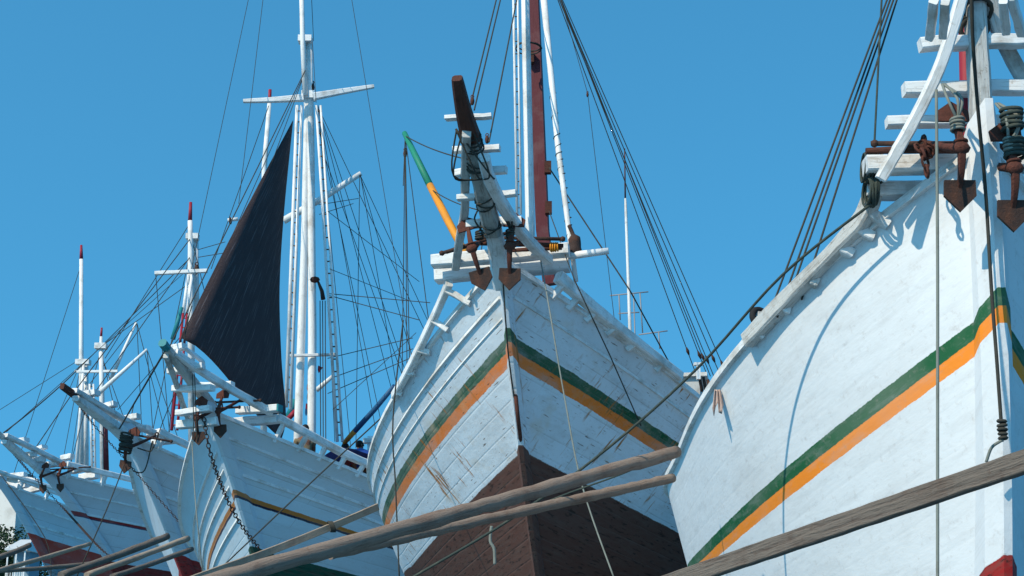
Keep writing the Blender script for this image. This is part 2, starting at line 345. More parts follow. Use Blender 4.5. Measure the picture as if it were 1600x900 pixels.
class Boat:
    def __init__(s, key):
        s.p = BP[key]; p = s.p; s.th = p['th']; s.o = Vector((p['x0'], p['y0'], 0))
        s.ex = Vector((math.cos(s.th), -math.sin(s.th), 0)); s.ey = Vector((math.sin(s.th), math.cos(s.th), 0))
        s.root = empty('wooden_schooner', s.o, -s.th)
    def L(s, X, Y, Z): return s.o + s.ex*X + s.ey*Y + Vector((0,0,Z))
    def loc(s, P): d = Vector(P)-s.o; return Vector((d.dot(s.ex), d.dot(s.ey), d.z))
    def hx(s, px, py, X=0.):
        d = raydir(px, py); q = EYEV - s.o; t = (X - q.dot(s.ex))/d.dot(s.ex); return EYEV + d*t
    def hy(s, px, py, Y=0.):
        d = raydir(px, py); q = EYEV - s.o; t = (Y - q.dot(s.ey))/d.dot(s.ey); return EYEV + d*t
    def zs(s, y):
        p = s.p; return p['zm'] + (p['zb']-p['zm'])*max(0, 1-y/p['Ls'])**p['ps']
    def H(s, u, v, side, off=0., dz=0., yabs=None):
        p = s.p; Lh = p['L']; ys = p['rake']*(1-v)**p['rp']
        y = ys+(Lh-ys)*u if yabs is None else max(yabs, ys)
        z = -1 + (s.zs(y)+1)*v
        Le = p['Le0']+p['Le1']*(1-v); t = min(1, max(0, (y-ys)/Le)); g = 1-(1-t)**p['q']
        Lf = Lh*.5; g *= 1-.93*min(1, max(0, (y-Lf)/(Lh-Lf)))**2.2
        w_ = p['B']*(max(v,1e-4)**p['a'])*(1+p['fl']*(v-1))*g
        return s.L(side*(w_+off), y, z+dz)

# ---------------------------------------------------------------- setting: water, quay
def sheet(name, x0, x1, y0, y1, z, m, kind='structure'):
    o = MB().add([(x0,y0,z),(x1,y0,z),(x1,y1,z),(x0,y1,z)], [[0,1,2,3]], [[(x0,y0),(x1,y0),(x1,y1),(x0,y1)]]).build(name, m); tag(o, kind=kind); return o
def watermat():
    m = bpy.data.materials.new('harbour_water'); m.use_nodes = True; N = m.node_tree.nodes; L = m.node_tree.links; b = N['Principled BSDF']
    b.inputs['Base Color'].default_value = (.04,.14,.20,1); b.inputs['Roughness'].default_value = .12
    tc = N.new('ShaderNodeTexCoord'); t = N.new('ShaderNodeTexNoise'); t.inputs['Scale'].default_value = .9; t.inputs['Detail'].default_value = 6; L.new(tc.outputs['Object'], t.inputs[0])
    bm = N.new('ShaderNodeBump'); bm.inputs['Strength'].default_value = .6; bm.inputs['Distance'].default_value = .3; L.new(t.outputs[0], bm.inputs['Height']); L.new(bm.outputs[0], b.inputs['Normal'])
    return m
sheet('water', -3000, 3000, 4.1, 5000, 0, watermat())
q = MB().box((0, -45.9, -.65), (400, 100, 2.5)); tag(q.build('quay', M['concrete']), kind='structure')
sheet('shore', -130, -25, 120, 400, .35, mat('shore_earth', (.2,.17,.12), .9, dirt=(.1,.1,.06), damt=.6, coords='Object'))

# ---------------------------------------------------------------- schooner builders
WHITE_STEM = {}
def build_hull(b, hm, nu=110, nv=64, ext=.03, post_w=.2, post_f=.22, deckdrop=.85, capw=.16):
    p = b.p; us = [(i/(nu-1))**1.7 for i in range(nu)]; vv = [j/(nv-1) for j in range(nv)]
    mb = MB()
    for side in (-1, 1):
        vs_ = []; uvq = []
        for j in range(nv):
            for i in range(nu):
                P = b.H(us[i], vv[j], side); vs_.append(P); uvq.append((b.loc(P).y + (40 if side > 0 else 0), vv[j]))
        fs = []; uvs = []
        for j in range(nv-1):
            for i in range(nu-1):
                f = [j*nu+i, j*nu+i+1, (j+1)*nu+i+1, (j+1)*nu+i]
                if side < 0: f = f[::-1]
                fs.append(f); uvs.append([uvq[a] for a in f])
        mb.add(vs_, fs, uvs, True)
    # transom
    A = [b.H(1, v, -1) for v in vv]; B_ = [b.H(1, v, 1) for v in vv]
    mb.add(A+B_, [[j, j+1, nv+j+1, nv+j][::-1] for j in range(nv-1)], [[(60,vv[j]),(60,vv[j+1]),(61,vv[j+1]),(61,vv[j])][::-1] for j in range(nv-1)])
    hull = mb.build('hull', hm, b.root)
    # inner bulwark and deck
    n2 = 60; u2 = [.004+.992*(i/(n2-1))**1.5 for i in range(n2)]
    mi = MB(); md = MB(); dl = []; nr = 6
    for side in (-1, 1):
        rows = []
        for r_ in range(nr):
            row = []
            for u in u2:
                yy = b.loc(b.H(u, 1, side)).y; v = 1-(deckdrop*r_/(nr-1))/(b.zs(yy)+1)-.001; ymin = p['rake']*(1-v)**p['rp']+.25
                l = b.loc(b.H(0, v, side, off=-.11, yabs=max(yy, ymin)))
                if l.x*side < .01: l.x = .01*side
                row.append(b.L(*l))
            rows.append(row)
        for r_ in range(nr-1):
            mi.add(rows[r_]+rows[r_+1], [[i, i+1, n2+i+1, n2+i] if side > 0 else [i, n2+i, n2+i+1, i+1] for i in range(n2-1)], None, True)
        dl.append(rows[-1])
    mi.build('inner_bulwark', M['inner'], b.root)
    md.add(dl[0]+dl[1], [[i, n2+i, n2+i+1, i+1] for i in range(n2-1)], [[(b.loc(dl[k][j]).x, b.loc(dl[k][j]).y) for k, j in ((0,i),(1,i),(1,i+1),(0,i+1))] for i in range(n2-1)])
    md.build('deck', M['deck'], b.root)
    for side in (-1, 1):
        pts = [b.H(u, 1, side, off=-.03, dz=.035) for u in u2]
        MB().sweep(pts, [(-capw/2,-.04),(capw/2,-.04),(capw/2,.035),(-capw/2,.035)], up=(0,0,1), smooth=False).build('cap_rail', M['white'], b.root)
    # stem post, a wedge whose height coordinate matches the hull's paint bands
    vs_ = []; uvq = []; n3 = 70; sec = [(-post_w*.55, .30), (-post_w*.5, .02), (-.035, -post_f), (.035, -post_f), (post_w*.5, .02), (post_w*.55, .30)]
    m3 = len(sec)
    for j in range(n3):
        v = (1+ext)*j/(n3-1); y = p['rake']*(max(0, 1-v))**p['rp'] if v <= 1 else 0
        z = -1+(b.zs(0)+1)*v if v > 1 else b.loc(b.H(0, v, 1)).z
        slope = (p['zb']-p['zm'])*p['ps']/p['Ls']*min(1, max(.3, v))
        for (x, dy) in sec: vs_.append(b.L(x, y+dy, z-slope*max(-.3, min(.3, dy)))); uvq.append((x*3+80, v))
    fs = []; uvs = []
    for j in range(n3-1):
        for k in range(m3-1):
            f = [j*m3+k, j*m3+k+1, (j+1)*m3+k+1, (j+1)*m3+k]; fs.append(f); uvs.append([uvq[a] for a in f])
    fs.append([(n3-1)*m3+k for k in range(m3)]); uvs.append([(80, .99)]*m3)
    MB().add(vs_, fs, uvs, False).build('stem_post', hm, b.root)
    return hull
def wale(b, side, v, y0, y1, w_=.09, h=.11, m=None, name='rubbing_strake', parent=None, off=.0, v1=None):
    n = 40; pts = []
    for i in range(n):
        t = i/(n-1); vvv = v if v1 is None else v+(v1-v)*t
        yy = y0+(y1-y0)*t**1.4; pts.append(b.H(0, vvv, side, off=off, yabs=b.p['rake']*(1-vvv)**b.p['rp']+.02+yy))
    MB().sweep(pts, [(-w_/2,-h/2),(w_/2,-h/2),(w_*.35,h/2),(-w_*.35,h/2)], up=(0,0,1), smooth=False).build(name, m or M['white'], parent or b.root, b.root)
def pix(P):
    d = Vector(P)-EYEV; dep = d.y*CC+d.z*SS; u = -d.y*SS+d.z*CC
    return (800+F*d.x/dep, 450-F*u/dep)
def sheer_y(b, side, px, py):
    best = None
    for i in range(160):
        P = b.H((i/159)**1.5, 1, side); q = pix(P); d = (q[0]-px)**2+(q[1]-py)**2
        if best is None or d < best[0]: best = (d, P)
    return best[1]
def hull_at(b, side, px, py, off=0.):
    best = None
    for i in range(90):
        for j in range(60):
            u = (i/89)**1.5; v = .4+.6*j/59; P = b.H(u, v, side, off=off); q = pix(P); d = (q[0]-px)**2+(q[1]-py)**2
            if best is None or d < best[0]: best = (d, P)
    return best[1]
def px_frac(pts):
    L = [0]
    for a, c in zip(pts, pts[1:]): L.append(L[-1]+math.hypot(a[0]-c[0], a[1]-c[1]))
    return [q/L[-1] for q in L]
def head_rail(b, pts, ytip, ycat, w_, h, m='worn', name='head_rail', up=None, rough=.06):
    P = [b.hy(x, y, ytip+(ycat-ytip)*t) for (x, y), t in zip(pts, px_frac(pts))]
    return MB().curvebeam(P, w_, h, up=up or b.ey, rough=rough).build(name, M[m], b.root)
def cross(b, pl, pr, h, dep=.14, Y=None, m='white', name='head_crossbeam', dz=0):
    """a timber lying athwart: its local Y comes from where its middle crosses the boat's centre plane"""
    if Y is None: Y = b.loc(b.hx((pl[0]+pr[0])/2, (pl[1]+pr[1])/2)).y
    A = b.hy(*pl, Y); B_ = b.hy(*pr, Y)
    hm = h*(A.y)/F
    return MB().beam(A, B_, dep, hm, up=(0,0,1), bev=.1, rough=.008, mid=7).build(name, M[m], b.root)
def outer_rail(b, side, pts, w_, h, m='white', posts=5, out=.12, name='outer_rail', t0=.08, t1=.92):
    P = []
    for (x, y) in pts:
        s = sheer_y(b, side, x, y); P.append(at(x, y, s.y-.05))
    o = MB().curvebeam(P, w_, h, up=(0,0,1), rough=.05).build(name, M[m], b.root)
    S = spline(P, 8)
    for k in range(posts):
        t = t0+(t1-t0)*k/max(1, posts-1); q = S[int(t*(len(S)-1))]; yl = b.loc(q).y
        g = b.H(0, 1, side, off=-.02, yabs=max(yl, .05)); g = g-Vector((0,0,.05))
        MB().beam(g, q+Vector((0,0,-.02)), .09, .13, up=b.ey, rough=.004).build('rail_bracket', M['white'], b.root)
    return o
def spar(b, pts, m='mast', name='mast', sides=12, parent=None):
    """pts: (point, radius)"""
    return MB().tube([p for p, r in pts], [r for p, r in pts], sides).build(name, M[m], parent or b.root, b.root)
def line(b, A, B_, r=.010, s=0., m='rope', name='rigging_line', parent=None):
    P = sag(A, B_, s) if s else [Vector(A), Vector(B_)]
    return MB().tube(P, r, 5, cap=False).build(name, M[m], parent or b.root, b.root)
def block(b, P, r=.09, m='cap', name='pulley_block', parent=None):
    o = MB(); o.ball(P, r, 8, (.6, .8, 1.25)); o.torus(Vector(P)+Vector((0,0,r*1.3)), b.ey, r*.4, r*.14, 8, 5)
    return o.build(name, M[m], parent or b.root, b.root)
def ladder(b, A0, A1, B0, B1, n, r=.035, r2=.012, m='mast', mr='rope', skip=0):
    """two poles with rungs lashed across"""
    o = spar(b, [(A0, r), (A1, r*.8)], m, 'ladder_pole'); o2 = spar(b, [(B0, r*.85), (B1, r*.7)], m, 'ladder_pole')
    for i in range(n):
        t = (i+.5)/n; a = Vector(A0).lerp(A1, t); c = Vector(B0).lerp(B1, t)
        MB().tube([a+(a-c)*.15, c+(c-a)*.15], r2, 5).build('rung', M[mr], b.root)
def lashing(b, c, ax, R_, n, r=.018, step=.04, m='rope', name='rope_lashing', jit=.1, parent=None):
    o = MB(); ax = Vector(ax).normalized()
    for i in range(n):
        a = (ax + Vector((random.uniform(-1,1), random.uniform(-1,1), random.uniform(-1,1)))*jit).normalized()
        o.torus(Vector(c)+ax*step*(i-n/2), a, R_*random.uniform(.97, 1.1), r, 14, 5)
    return o.build(name, M[m], parent or b.root, b.root)

# ================================================================ boat 3: big hull on the right
b3 = Boat('B3'); tag(b3.root, 'huge white schooner bow filling the right edge, bright green and orange stripe, smooth planking', 'schooner', 'wooden schooners moored in a row')
GR = (.005,.10,.035); OR = (.86,.25,.018)
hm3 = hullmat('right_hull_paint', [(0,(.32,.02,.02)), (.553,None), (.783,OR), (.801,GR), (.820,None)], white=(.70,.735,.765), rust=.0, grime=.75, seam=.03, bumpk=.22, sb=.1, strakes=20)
build_hull(b3, hm3, ext=.03, post_w=.27, post_f=.2)
wale(b3, -1, .905, .0, 9, .015, .035, hm3) if False else None
tip3 = b3.hx(1521, -60); Yt3 = b3.loc(tip3).y
S3 = [b3.hx(x, y) for x, y in ((1536, 330), (1533, 215), (1530, 130), (1524, 30), (1520, -70))]
MB().curvebeam(S3, .17, .19, up=b3.ey, rough=.05).build('bowsprit', M['worn'], b3.root)
head_rail(b3, [(1512,-40),(1490,40),(1466,110),(1430,185),(1402,235),(1376,280)], Yt3-.2, .12, .10, .10, 'white', up=b3.ex)
head_rail(b3, [(1540,-30),(1556,35),(1578,85),(1606,135),(1640,190),(1680,240)], Yt3, .55, .10, .13, up=b3.ex)
cross(b3, (1437,70), (1612,63), 21)
cross(b3, (1411,141), (1625,136), 22)
cross(b3, (1384,192), (1640,188), 17)
for (a, c) in (((1459,0),(1453,58)), ((1477,2),(1474,56)), ((1580,-5),(1596,52)), ((1568,0),(1572,50))):
    Y = -.9; MB().beam(b3.hy(*a, Y-.5), b3.hy(*c, Y+.1), .07, .07, up=b3.ey, rough=.004).build('head_upright', M['white'], b3.root)
cross(b3, (1352,259), (1720,252), 27, .22, .35, m='white', name='cathead_beam')
cross(b3, (1353,299), (1720,296), 24, .24, .62, m='white', name='cathead_beam')
MB().tube([b3.hy(1353,236,.1), b3.hy(1440,233,.1), b3.hy(1516,232,.1), b3.hy(1600,231,.1), b3.hy(1700,229,.1)], [.028,.04,.048,.04,.028], 9).build('windlass_bar', M['cap'], b3.root)
MB().tube([b3.hy(1450,228,.2), b3.hy(1518,222,.2)], .022, 7).build('windlass_handle', M['rust'], b3.root)
# raised rail on the left side
outer_rail(b3, -1, [(1366,298),(1350,338),(1322,372),(1270,426),(1215,482),(1168,532)], .13, lambda t: .15+.02*math.sin(t*9), 'worn', posts=6, t0=.16, t1=.94)
o = MB(); c0 = at(1183, 497, sheer_y(b3, -1, 1170, 540).y+.15)
o.tube([c0+Vector((0,0,-.22)), c0+Vector((0,0,.06))], .055, 8); o.build('mooring_bitt', M['worn'], b3.root)
MB().torus(c0+Vector((.02,-.03,.0)), Vector((.5,-1,.25)), .085, .035, 16, 7).build('tyre', M['tyre'], b3.root)
# red mast and lines
zdeck3 = 4.6
m3 = b3.hx(1512, 200); spar(b3, [(Vector((m3.x+.0, m3.y, zdeck3)), .07), (m3, .065), (at(1504, -120, m3.y), .06)], 'redpaint')
T3 = [at(1401, -40, 15.2), at(1405, -40, 15.3), at(1410, -40, 15.4), at(1414, -40, 15.5)]
ends = [(1203,472),(1214,480),(1226,468),(1252,452)]
for i, e in enumerate(ends):
    s = sheer_y(b3, -1, *e); line(b3, at(*e, s.y-.02)-Vector((0,0,.1)), T3[i], .011)
line(b3, at(1379,-30,13.6), b3.hy(1366, 228, .3), .010, m='green_rope')
line(b3, b3.hy(1380,255,.3), b3.hy(1340,345,1.0), .010, m='green_rope')
for k, (x, y) in enumerate(((1357,262),(1362,300),(1372,262),(1366,298))):
    lashing(b3, b3.hy(x, y, .45), b3.ex, .13, 3, .012, .03, 'green_rope')
for x, r_, n_ in ((1521, .13, 4), (1520, .12, 3)):
    lashing(b3, b3.hx(x, 12 if n_ == 4 else 38), b3.ey+Vector((0,0,1.2)), r_, n_, .02, .05)
# dark rope down the stem
def stem_rope(b, pix_pts, r, m, Yoff=-.35, name='stem_rope'):
    P = [b.hy(x, y, Y) for x, y, Y in pix_pts]; o = MB(); o.tube(spline(P, 5), r, 6)
    return o.build(name, M[m], b.root)
o = stem_rope(b3, [(1518,-20,-1.3),(1520,60,-1.1),(1528,170,-.75),(1540,300,-.36),(1549,450,-.27),(1558,570,-.25),(1565,670,-.2)], .015, 'rope')
lashing(b3, b3.hy(1566, 668, -.2), (0,0,1), .03, 5, .014, .035, name='rope_knot')
MB().tube(spline([b3.hy(1567,688,-.2), b3.hy(1562,690,-.2), b3.hy(1549,700,-.15), b3.hy(1541,722,-.1)], 5), .014, 6).build('stem_rope_tail', M['pale_rope'], b3.root)

# ================================================================ boat 2: centre hull
b2 = Boat('B2'); tag(b2.root, 'weathered white schooner in the middle with rust runs, green and orange stripe, brown bottom', 'schooner', 'wooden schooners moored in a row')
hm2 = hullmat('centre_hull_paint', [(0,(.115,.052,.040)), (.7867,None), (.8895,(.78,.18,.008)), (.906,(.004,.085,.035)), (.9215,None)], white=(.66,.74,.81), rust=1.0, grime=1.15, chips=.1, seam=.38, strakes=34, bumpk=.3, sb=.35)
build_hull(b2, hm2, ext=.0, post_w=.17, post_f=.16)
wale(b2, -1, .968, .1, 15, .05, .05); wale(b2, -1, .945, .1, 15, .02, .03)
wale(b2, 1, .968, .1, 15, .04, .05)
P2 = [(714,122),(724,172),(733,205),(742,240),(752,285),(763,335),(774,385),(786,440)]
S2 = [b2.hx(x, y) for x, y in P2]; Yt2 = b2.loc(S2[0]).y
MB().curvebeam([b2.hx(760,300), b2.hx(768,345), b2.hx(778,395), b2.hx(787,446)], lambda t: .16+.12*t, lambda t: .18+.06*t, up=b2.ey, rough=.04).build('stem_head', M['white'], b2.root)
MB().curvebeam(S2[2:6]+[b2.hx(770,362)], lambda t: .20+.02*t, lambda t: .21+.01*t, up=b2.ey, rough=.05).build('bowsprit', M['shaded_greywood'], b2.root)
MB().curvebeam([S2[0]-Vector((0,0,0)), S2[1], S2[2].lerp(S2[3], .3)], lambda t: .13+.12*t, lambda t: .13+.10*t, up=b2.ey, bev=.2).build('bowsprit_tip', M['cap'], b2.root)
for k, (t, n_) in enumerate(((.5,5),(1.4,3),(2.6,3),(3.4,2))):
    i = int(t)+2; c = S2[min(i,7)].lerp(S2[min(i+1,7)], t-int(t)); lashing(b2, c, (S2[i+1 if i < 7 else 7]-S2[i-1]), .135, n_, .012, .05, jit=.35)
for k in range(5):
    a = S2[2]+b2.ex*random.uniform(-.2,.05)+Vector((0,-.12,0)); c = S2[4]+b2.ex*random.uniform(-.15,.2)+Vector((0,-.14,0))
    MB().tube(spline([a, a.lerp(c,.4)+b2.ex*random.uniform(-.35,.25)+Vector((0,0,-.35)), c], 6), .012, 5).build('hanging_rope', M['rope'], b2.root)
head_rail(b2, [(729,208),(727,270),(726,330),(718,375),(712,418)], Yt2+.6, .55, .12, .12, up=b2.ex)
head_rail(b2, [(756,246),(765,280),(785,320),(812,360),(834,385),(857,406)], Yt2+.9, .45, .14, .15, 'white', up=b2.ex)
for pl, pr, h in (((697,185),(768,181),7), ((709,235),(781,231),10), ((710,271),(792,265),12), ((714,309),(806,302),9), ((730,350),(815,345),14)):
    cross(b2, pl, pr, h, .12)
cross(b2, (676,409), (889,391), 19, .26, .55, name='cathead_beam')
cross(b2, (682,431), (889,413), 22, .28, .95, name='cathead_beam')
MB().tube([b2.hy(888,400,.75), b2.hy(951,392,.75)], [.06,.05], 8).build('boom_pole', M['white'], b2.root)
for A_, B_, r_ in (((697,394),(748,380),.04), ((745,380),(880,384),.045), ((790,392),(878,388),.035)):
    MB().tube([b2.hy(*A_, .2), b2.hy((A_[0]+B_[0])/2, (A_[1]+B_[1])/2-1, .2), b2.hy(*B_, .2)], [r_*.75, r_*.95, r_*.7], 8).build('windlass_bar', M['cap'], b2.root)
lashing(b2, b2.hy(868,386,.2), b2.ex, .06, 4, .012, .03, 'yellow')
outer_rail(b2, 1, [(872,432),(905,462),(950,500),(1000,540),(1062,588)], .14, lambda t: .19-.05*t, 'white', posts=6, t0=.1, t1=.9)
outer_rail(b2, -1, [(702,442),(680,492),(655,545),(632,590),(616,618)], .10, .13, 'white', posts=5)
# masts
y2 = 23.4
spar(b2, [(at(829,470,y2), .075), (at(828,330,y2), .075), (at(822,60,y2), .07), (at(819,-80,y2), .065)], 'mast')
MB().sweep([at(859,445,24.2), at(848,360,24.2), at(838,120,24.2), at(830,-60,24.2)], [(-.10,-.09),(.10,-.09),(.10,.09),(-.10,.09)], up=b2.ey, smooth=False).build('mast', M['maroon'], b2.root)
for x, y, r_ in ((856,262,.09), (857,325,.085), (829,90,.1)):
    MB().box(at(x, y, 24.05), (.11,.13,.2)).build('mast_cleat', M['cap'], b2.root)
lashing(b2, at(826,73,23.6), (0,0,1), .20, 2, .012, .03)
ladder(b2, at(808,335,y2-.3), at(801,-60,y2-.3), at(814,335,y2-.3), at(808,-60,y2-.3), 20, .022, .010)
spar(b2, [(b2.hy(900,440,.9), .035), (b2.hy(889,360,.9), .04), (at(872,230,22.2), .045), (at(860,105,22.6), .05), (at(846,-40,22.9), .055)], 'mast', 'side_pole')
hx_ = []
for k in range(150):
    t = k/149; c = b2.hy(892,375,.9).lerp(at(872,230,22.2), min(1, t*1.5)) if t < .667 else at(872,230,22.2).lerp(at(862,130,22.55), (t-.667)*3)
    rr = .048+.006*math.sin(k*.37); hx_.append(c+Vector((rr*math.cos(k*.8), rr*math.sin(k*.8), 0)))
MB().tube(hx_, .009, 5).build('rope_lashing', M['rope'], b2.root)
MB().tube(spline([b2.hy(889,352,.8), b2.hy(897,372,.8), b2.hy(898,390,.8), b2.hy(893,400,.8)], 4), [.03]*4+[.09]*4+[.11]*3+[.05]*2, 8).build('rope_bundle', M['iron'], b2.root)
# derrick boom
MB().tube([at(632,208,25.5), at(650,245,25), at(672,290,24.5)], [.045,.055,.06], 10).build('derrick_boom', M['green'], b2.root)
MB().tube([at(672,290,24.5), at(700,345,23.8), at(730,402,23.0)], [.062,.065,.06], 10).build('derrick_boom', M['yellow'], b2.root)
tipd = at(633,212,25.5); block(b2, at(633,240,25.5), .06)
for x0, x1, y1 in ((631,630,290),(632,628,600),(633,636,590),(633,640,580),(634,672,520)):
    line(b2, tipd, at(x1, y1, 25.0), .008)
line(b2, tipd, b2.hx(735,250), .010, .05); line(b2, at(674,296,24.5), b2.hx(757,330), .009, .05)
# lines from the mast heads
for e in ((735,165),(741,172),(764,222)):
    P_ = at(e[0], e[1], 19.3); line(b2, P_, at(e[0]+55, -60, 23.0), .011); 
block(b2, at(761,218,19.4), .05); block(b2, at(738,158,19.2), .05)
TT = at(868, -30, 26.5)
for e in ((1085,578),(1104,584),(1110,588),(1117,592),(1127,590),(1142,600)):
    s = b2.H(0, 1, 1, yabs=9.0); P_ = at(e[0], e[1], 29.5); line(b2, P_, TT+Vector((random.uniform(-.1,.1),0,0)), .0095)
    t_ = at(e[0]-8, e[1]-28, 29.45) if False else P_.lerp(TT, .05); MB().tube([P_.lerp(TT,.04), P_.lerp(TT,.05), P_.lerp(TT, .06)], [.015,.035,.015], 6).build('deadeye', M['iron'], b2.root)
line(b2, at(918,145,26.5), at(960,500,27), .006); line(b2, at(918,145,26.5), TT, .006); block(b2, at(918,148,26.5), .04)
line(b2, at(858,262,23.9), at(985,455,23.5), .012); line(b2, at(985,455,23.5), at(1052,578,24.6), .012)
for P_, Q_ in (((858,330),(897,436)), ((774,262),(752,390))):
    line(b2, at(*P_, 22.8), at(*Q_, 20.6 if Q_[1] > 400 and Q_[0] < 900 else 22.3), .008)
# hull ropes
def drape(b, side, pts, r, m, name='hull_rope'):
    P = [hull_at(b, side, x, y, .03)+Vector((0,-.08,0)) for x, y in pts]; return MB().tube(spline(P, 4), r, 6).build(name, M[m], b.root)
e_ = hull_at(b2, 1, 1000, 662, .03); a_ = at(897, 436, sheer_y(b2, 1, 897, 450).y-.5); MB().tube([a_, a_.lerp(e_,.5)+Vector((0,-.12,0)), e_+Vector((0,-.03,0))], .010, 5).build('rigging_line', M['rope'], b2.root)
# deck houses and aft fittings seen over the rail
cc = at(1072, 600, 29.5); MB().box(cc+Vector((0,.8,-.12)), (.8,1.4,.55), -b2.th).build('deck_house', M['inner'], b2.root); MB().box(cc+Vector((.05,.8,.19)), (1.0,1.6,.07), -b2.th).build('deck_house_roof', M['white'], b2.root)
MB().box(at(1091,580,28.8), (.07,.1,.32)).build('bitt', M['white'], b2.root); MB().box(at(1091,569,28.8), (.17,.12,.05)).build('bitt', M['white'], b2.root)
for k in range(5):
    MB().tube([at(1092+7*k,585+4*k,28.9), at(1097+7*k,612+3*k,28.9)], .03, 6).build('deadeye', M['iron'], b2.root)
# aerial mast
ya = 31.0; a0 = at(983,520,ya)
spar(b2, [(at(988,640,ya), .04), (at(983,470,ya), .035), (at(978,330,ya), .03), (at(977,310,ya), .02)], 'mast', 'aerial_mast')
spar(b2, [(at(977,312,ya), .018), (at(976,232,ya), .012)], 'cap', 'aerial_tip')
for A_, B_ in (((953,462),(1013,456)), ((966,490),(999,488)), ((967,460),(969,500)), ((1000,458),(1004,520)), ((998,523),(1043,517)), ((1029,519),(1031,545)), ((990,460),(996,640))):
    MB().tube([at(*A_, ya), at(*B_, ya)], .014, 5).build('aerial_bar', M['aerial'], b2.root)

stem_rope(b2, [(786,438,-.22),(790,500,-.05),(795,560,.4),(806,640,1.2)], .011, 'rope')
MB().tube(spline([b2.hx(805,610), b2.hy(809,650,1.0), b2.hy(815,700,1.6)], 4), [.03]*9, 6).build('iron_strap', M['rust'], b2.root)
# ================================================================ boat 1: left of centre, with the black sail
b1 = Boat('B1'); tag(b1.root, 'white schooner carrying a tall black jib, thin orange and navy stripe, turquoise bowsprit tip', 'schooner', 'wooden schooners moored in a row')
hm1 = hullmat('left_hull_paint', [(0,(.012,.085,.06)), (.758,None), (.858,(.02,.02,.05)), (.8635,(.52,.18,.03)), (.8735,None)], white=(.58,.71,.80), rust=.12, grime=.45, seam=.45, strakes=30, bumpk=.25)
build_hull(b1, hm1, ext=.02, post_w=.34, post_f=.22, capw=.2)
for v in (.975, .945, .915): wale(b1, 1, v, .2, 15, .06, .07)
for v in (.96, .93, .90, .84): wale(b1, -1, v, .2, 15, .05, .07)
Yt1 = b1.loc(b1.hx(262, 545)).y
S1 = [b1.hx(x, y) for x, y in ((258,541),(275,563),(303,600),(330,636),(345,670))]
MB().curvebeam(S1, lambda t: .15+.10*t, lambda t: .14+.10*t, up=b1.ey).build('bowsprit', M['worn'], b1.root)
MB().curvebeam([S1[0]+(S1[0]-S1[1])*.25, S1[0].lerp(S1[1], .15)], .17, .17, up=b1.ey, bev=.25).build('bowsprit_tip', M['turq'], b1.root)
head_rail(b1, [(259,556),(272,590),(285,630),(297,662)], Yt1, .6, .09, .10, 'worn', up=b1.ex)
head_rail(b1, [(274,551),(310,577),(350,602),(390,625),(424,645)], Yt1+.2, 1.2, .16, .12, 'white', up=b1.ex)
head_rail(b1, [(284,541),(300,552),(318,566)], Yt1+.4, Yt1+1.2, .07, .10, 'white', name='upper_head_rail')
for pl, pr, h in (((268,545),(288,541),10), ((264,581),(318,572),9), ((272,608),(333,606),10), ((277,646),(330,638),9), ((300,603),(364,600),8), ((279,664),(342,658),13)):
    cross(b1, pl, pr, h, .22)
cross(b1, (372,642), (437,638), 11, .25, 1.1, name='cathead_beam'); cross(b1, (345,662), (435,655), 13, .25, 1.4, name='cathead_beam')
MB().box(b1.hy(437,638,1.0), (.04,.26,.15), -b1.th).build('beam_end_cap', M['turq'], b1.root)
outer_rail(b1, 1, [(434,652),(470,672),(510,694),(545,712),(580,727)], .16, .17, 'white', posts=5, t0=.12)
# anchors' gear: rope fall
for k in range(2): line(b1, b1.hy(301+k*3,585,-1.0), b1.hy(303+k*5,690,-.5), .010, m='green_rope')
# masts: double lower mast, topmast, spreader
y1 = 38.5
D1 = 6.2
spar(b1, [(Vector((at(466,665,y1).x, y1, D1)), .10), (at(466,660,y1), .105), (at(471,520,y1), .105), (at(476,380,y1), .10), (at(480,170,y1), .085), (at(477,68,y1), .075)], 'mast')
spar(b1, [(Vector((at(487,680,y1).x, y1, D1)), .105), (at(487,675,y1), .11), (at(488,520,y1), .11), (at(487,380,y1), .10), (at(485,240,y1), .11), (at(484,150,y1), .10), (at(483,66,y1), .09)], 'mast')
spar(b1, [(at(477,150,y1-.2), .075), (at(473,60,y1-.2), .07), (at(470,-60,y1-.2), .06)], 'mast', 'topmast')
MB().box(at(477,62,y1-.08), (.36,.3,.17)).build('mast_cap', M['white'], b1.root)
MB().box(at(482,150,y1-.02), (.34,.34,.2)).build('mast_cap', M['white'], b1.root)
block(b1, at(488,137,y1), .11, 'iron')
MB().curvebeam([at(380,158,y1-.5), at(430,156,y1-.4), at(474,153,y1-.3)], lambda t: .1+.05*t, lambda t: .09+.10*t, up=(0,0,1)).build('spreader', M['white'], b1.root)
MB().curvebeam([at(490,151,y1-.3), at(535,143,y1-.1), at(584,135,y1+.1)], lambda t: .15-.05*t, lambda t: .20-.11*t, up=(0,0,1)).build('spreader', M['white'], b1.root)
MB().beam(at(451,556,y1-.3), at(524,554,y1-.1), .1, .07, rough=.003).build('lower_spreader', M['white'], b1.root)
ladder(b1, at(447,636,y1-1.2), at(464,165,y1-.4), at(454,640,y1-1.2), at(471,165,y1-.4), 26, .05, .019)
ladder(b1, at(527,690,y1-1), at(494,165,y1-.3), at(535,690,y1-1), at(501,165,y1-.3), 28, .04, .019)
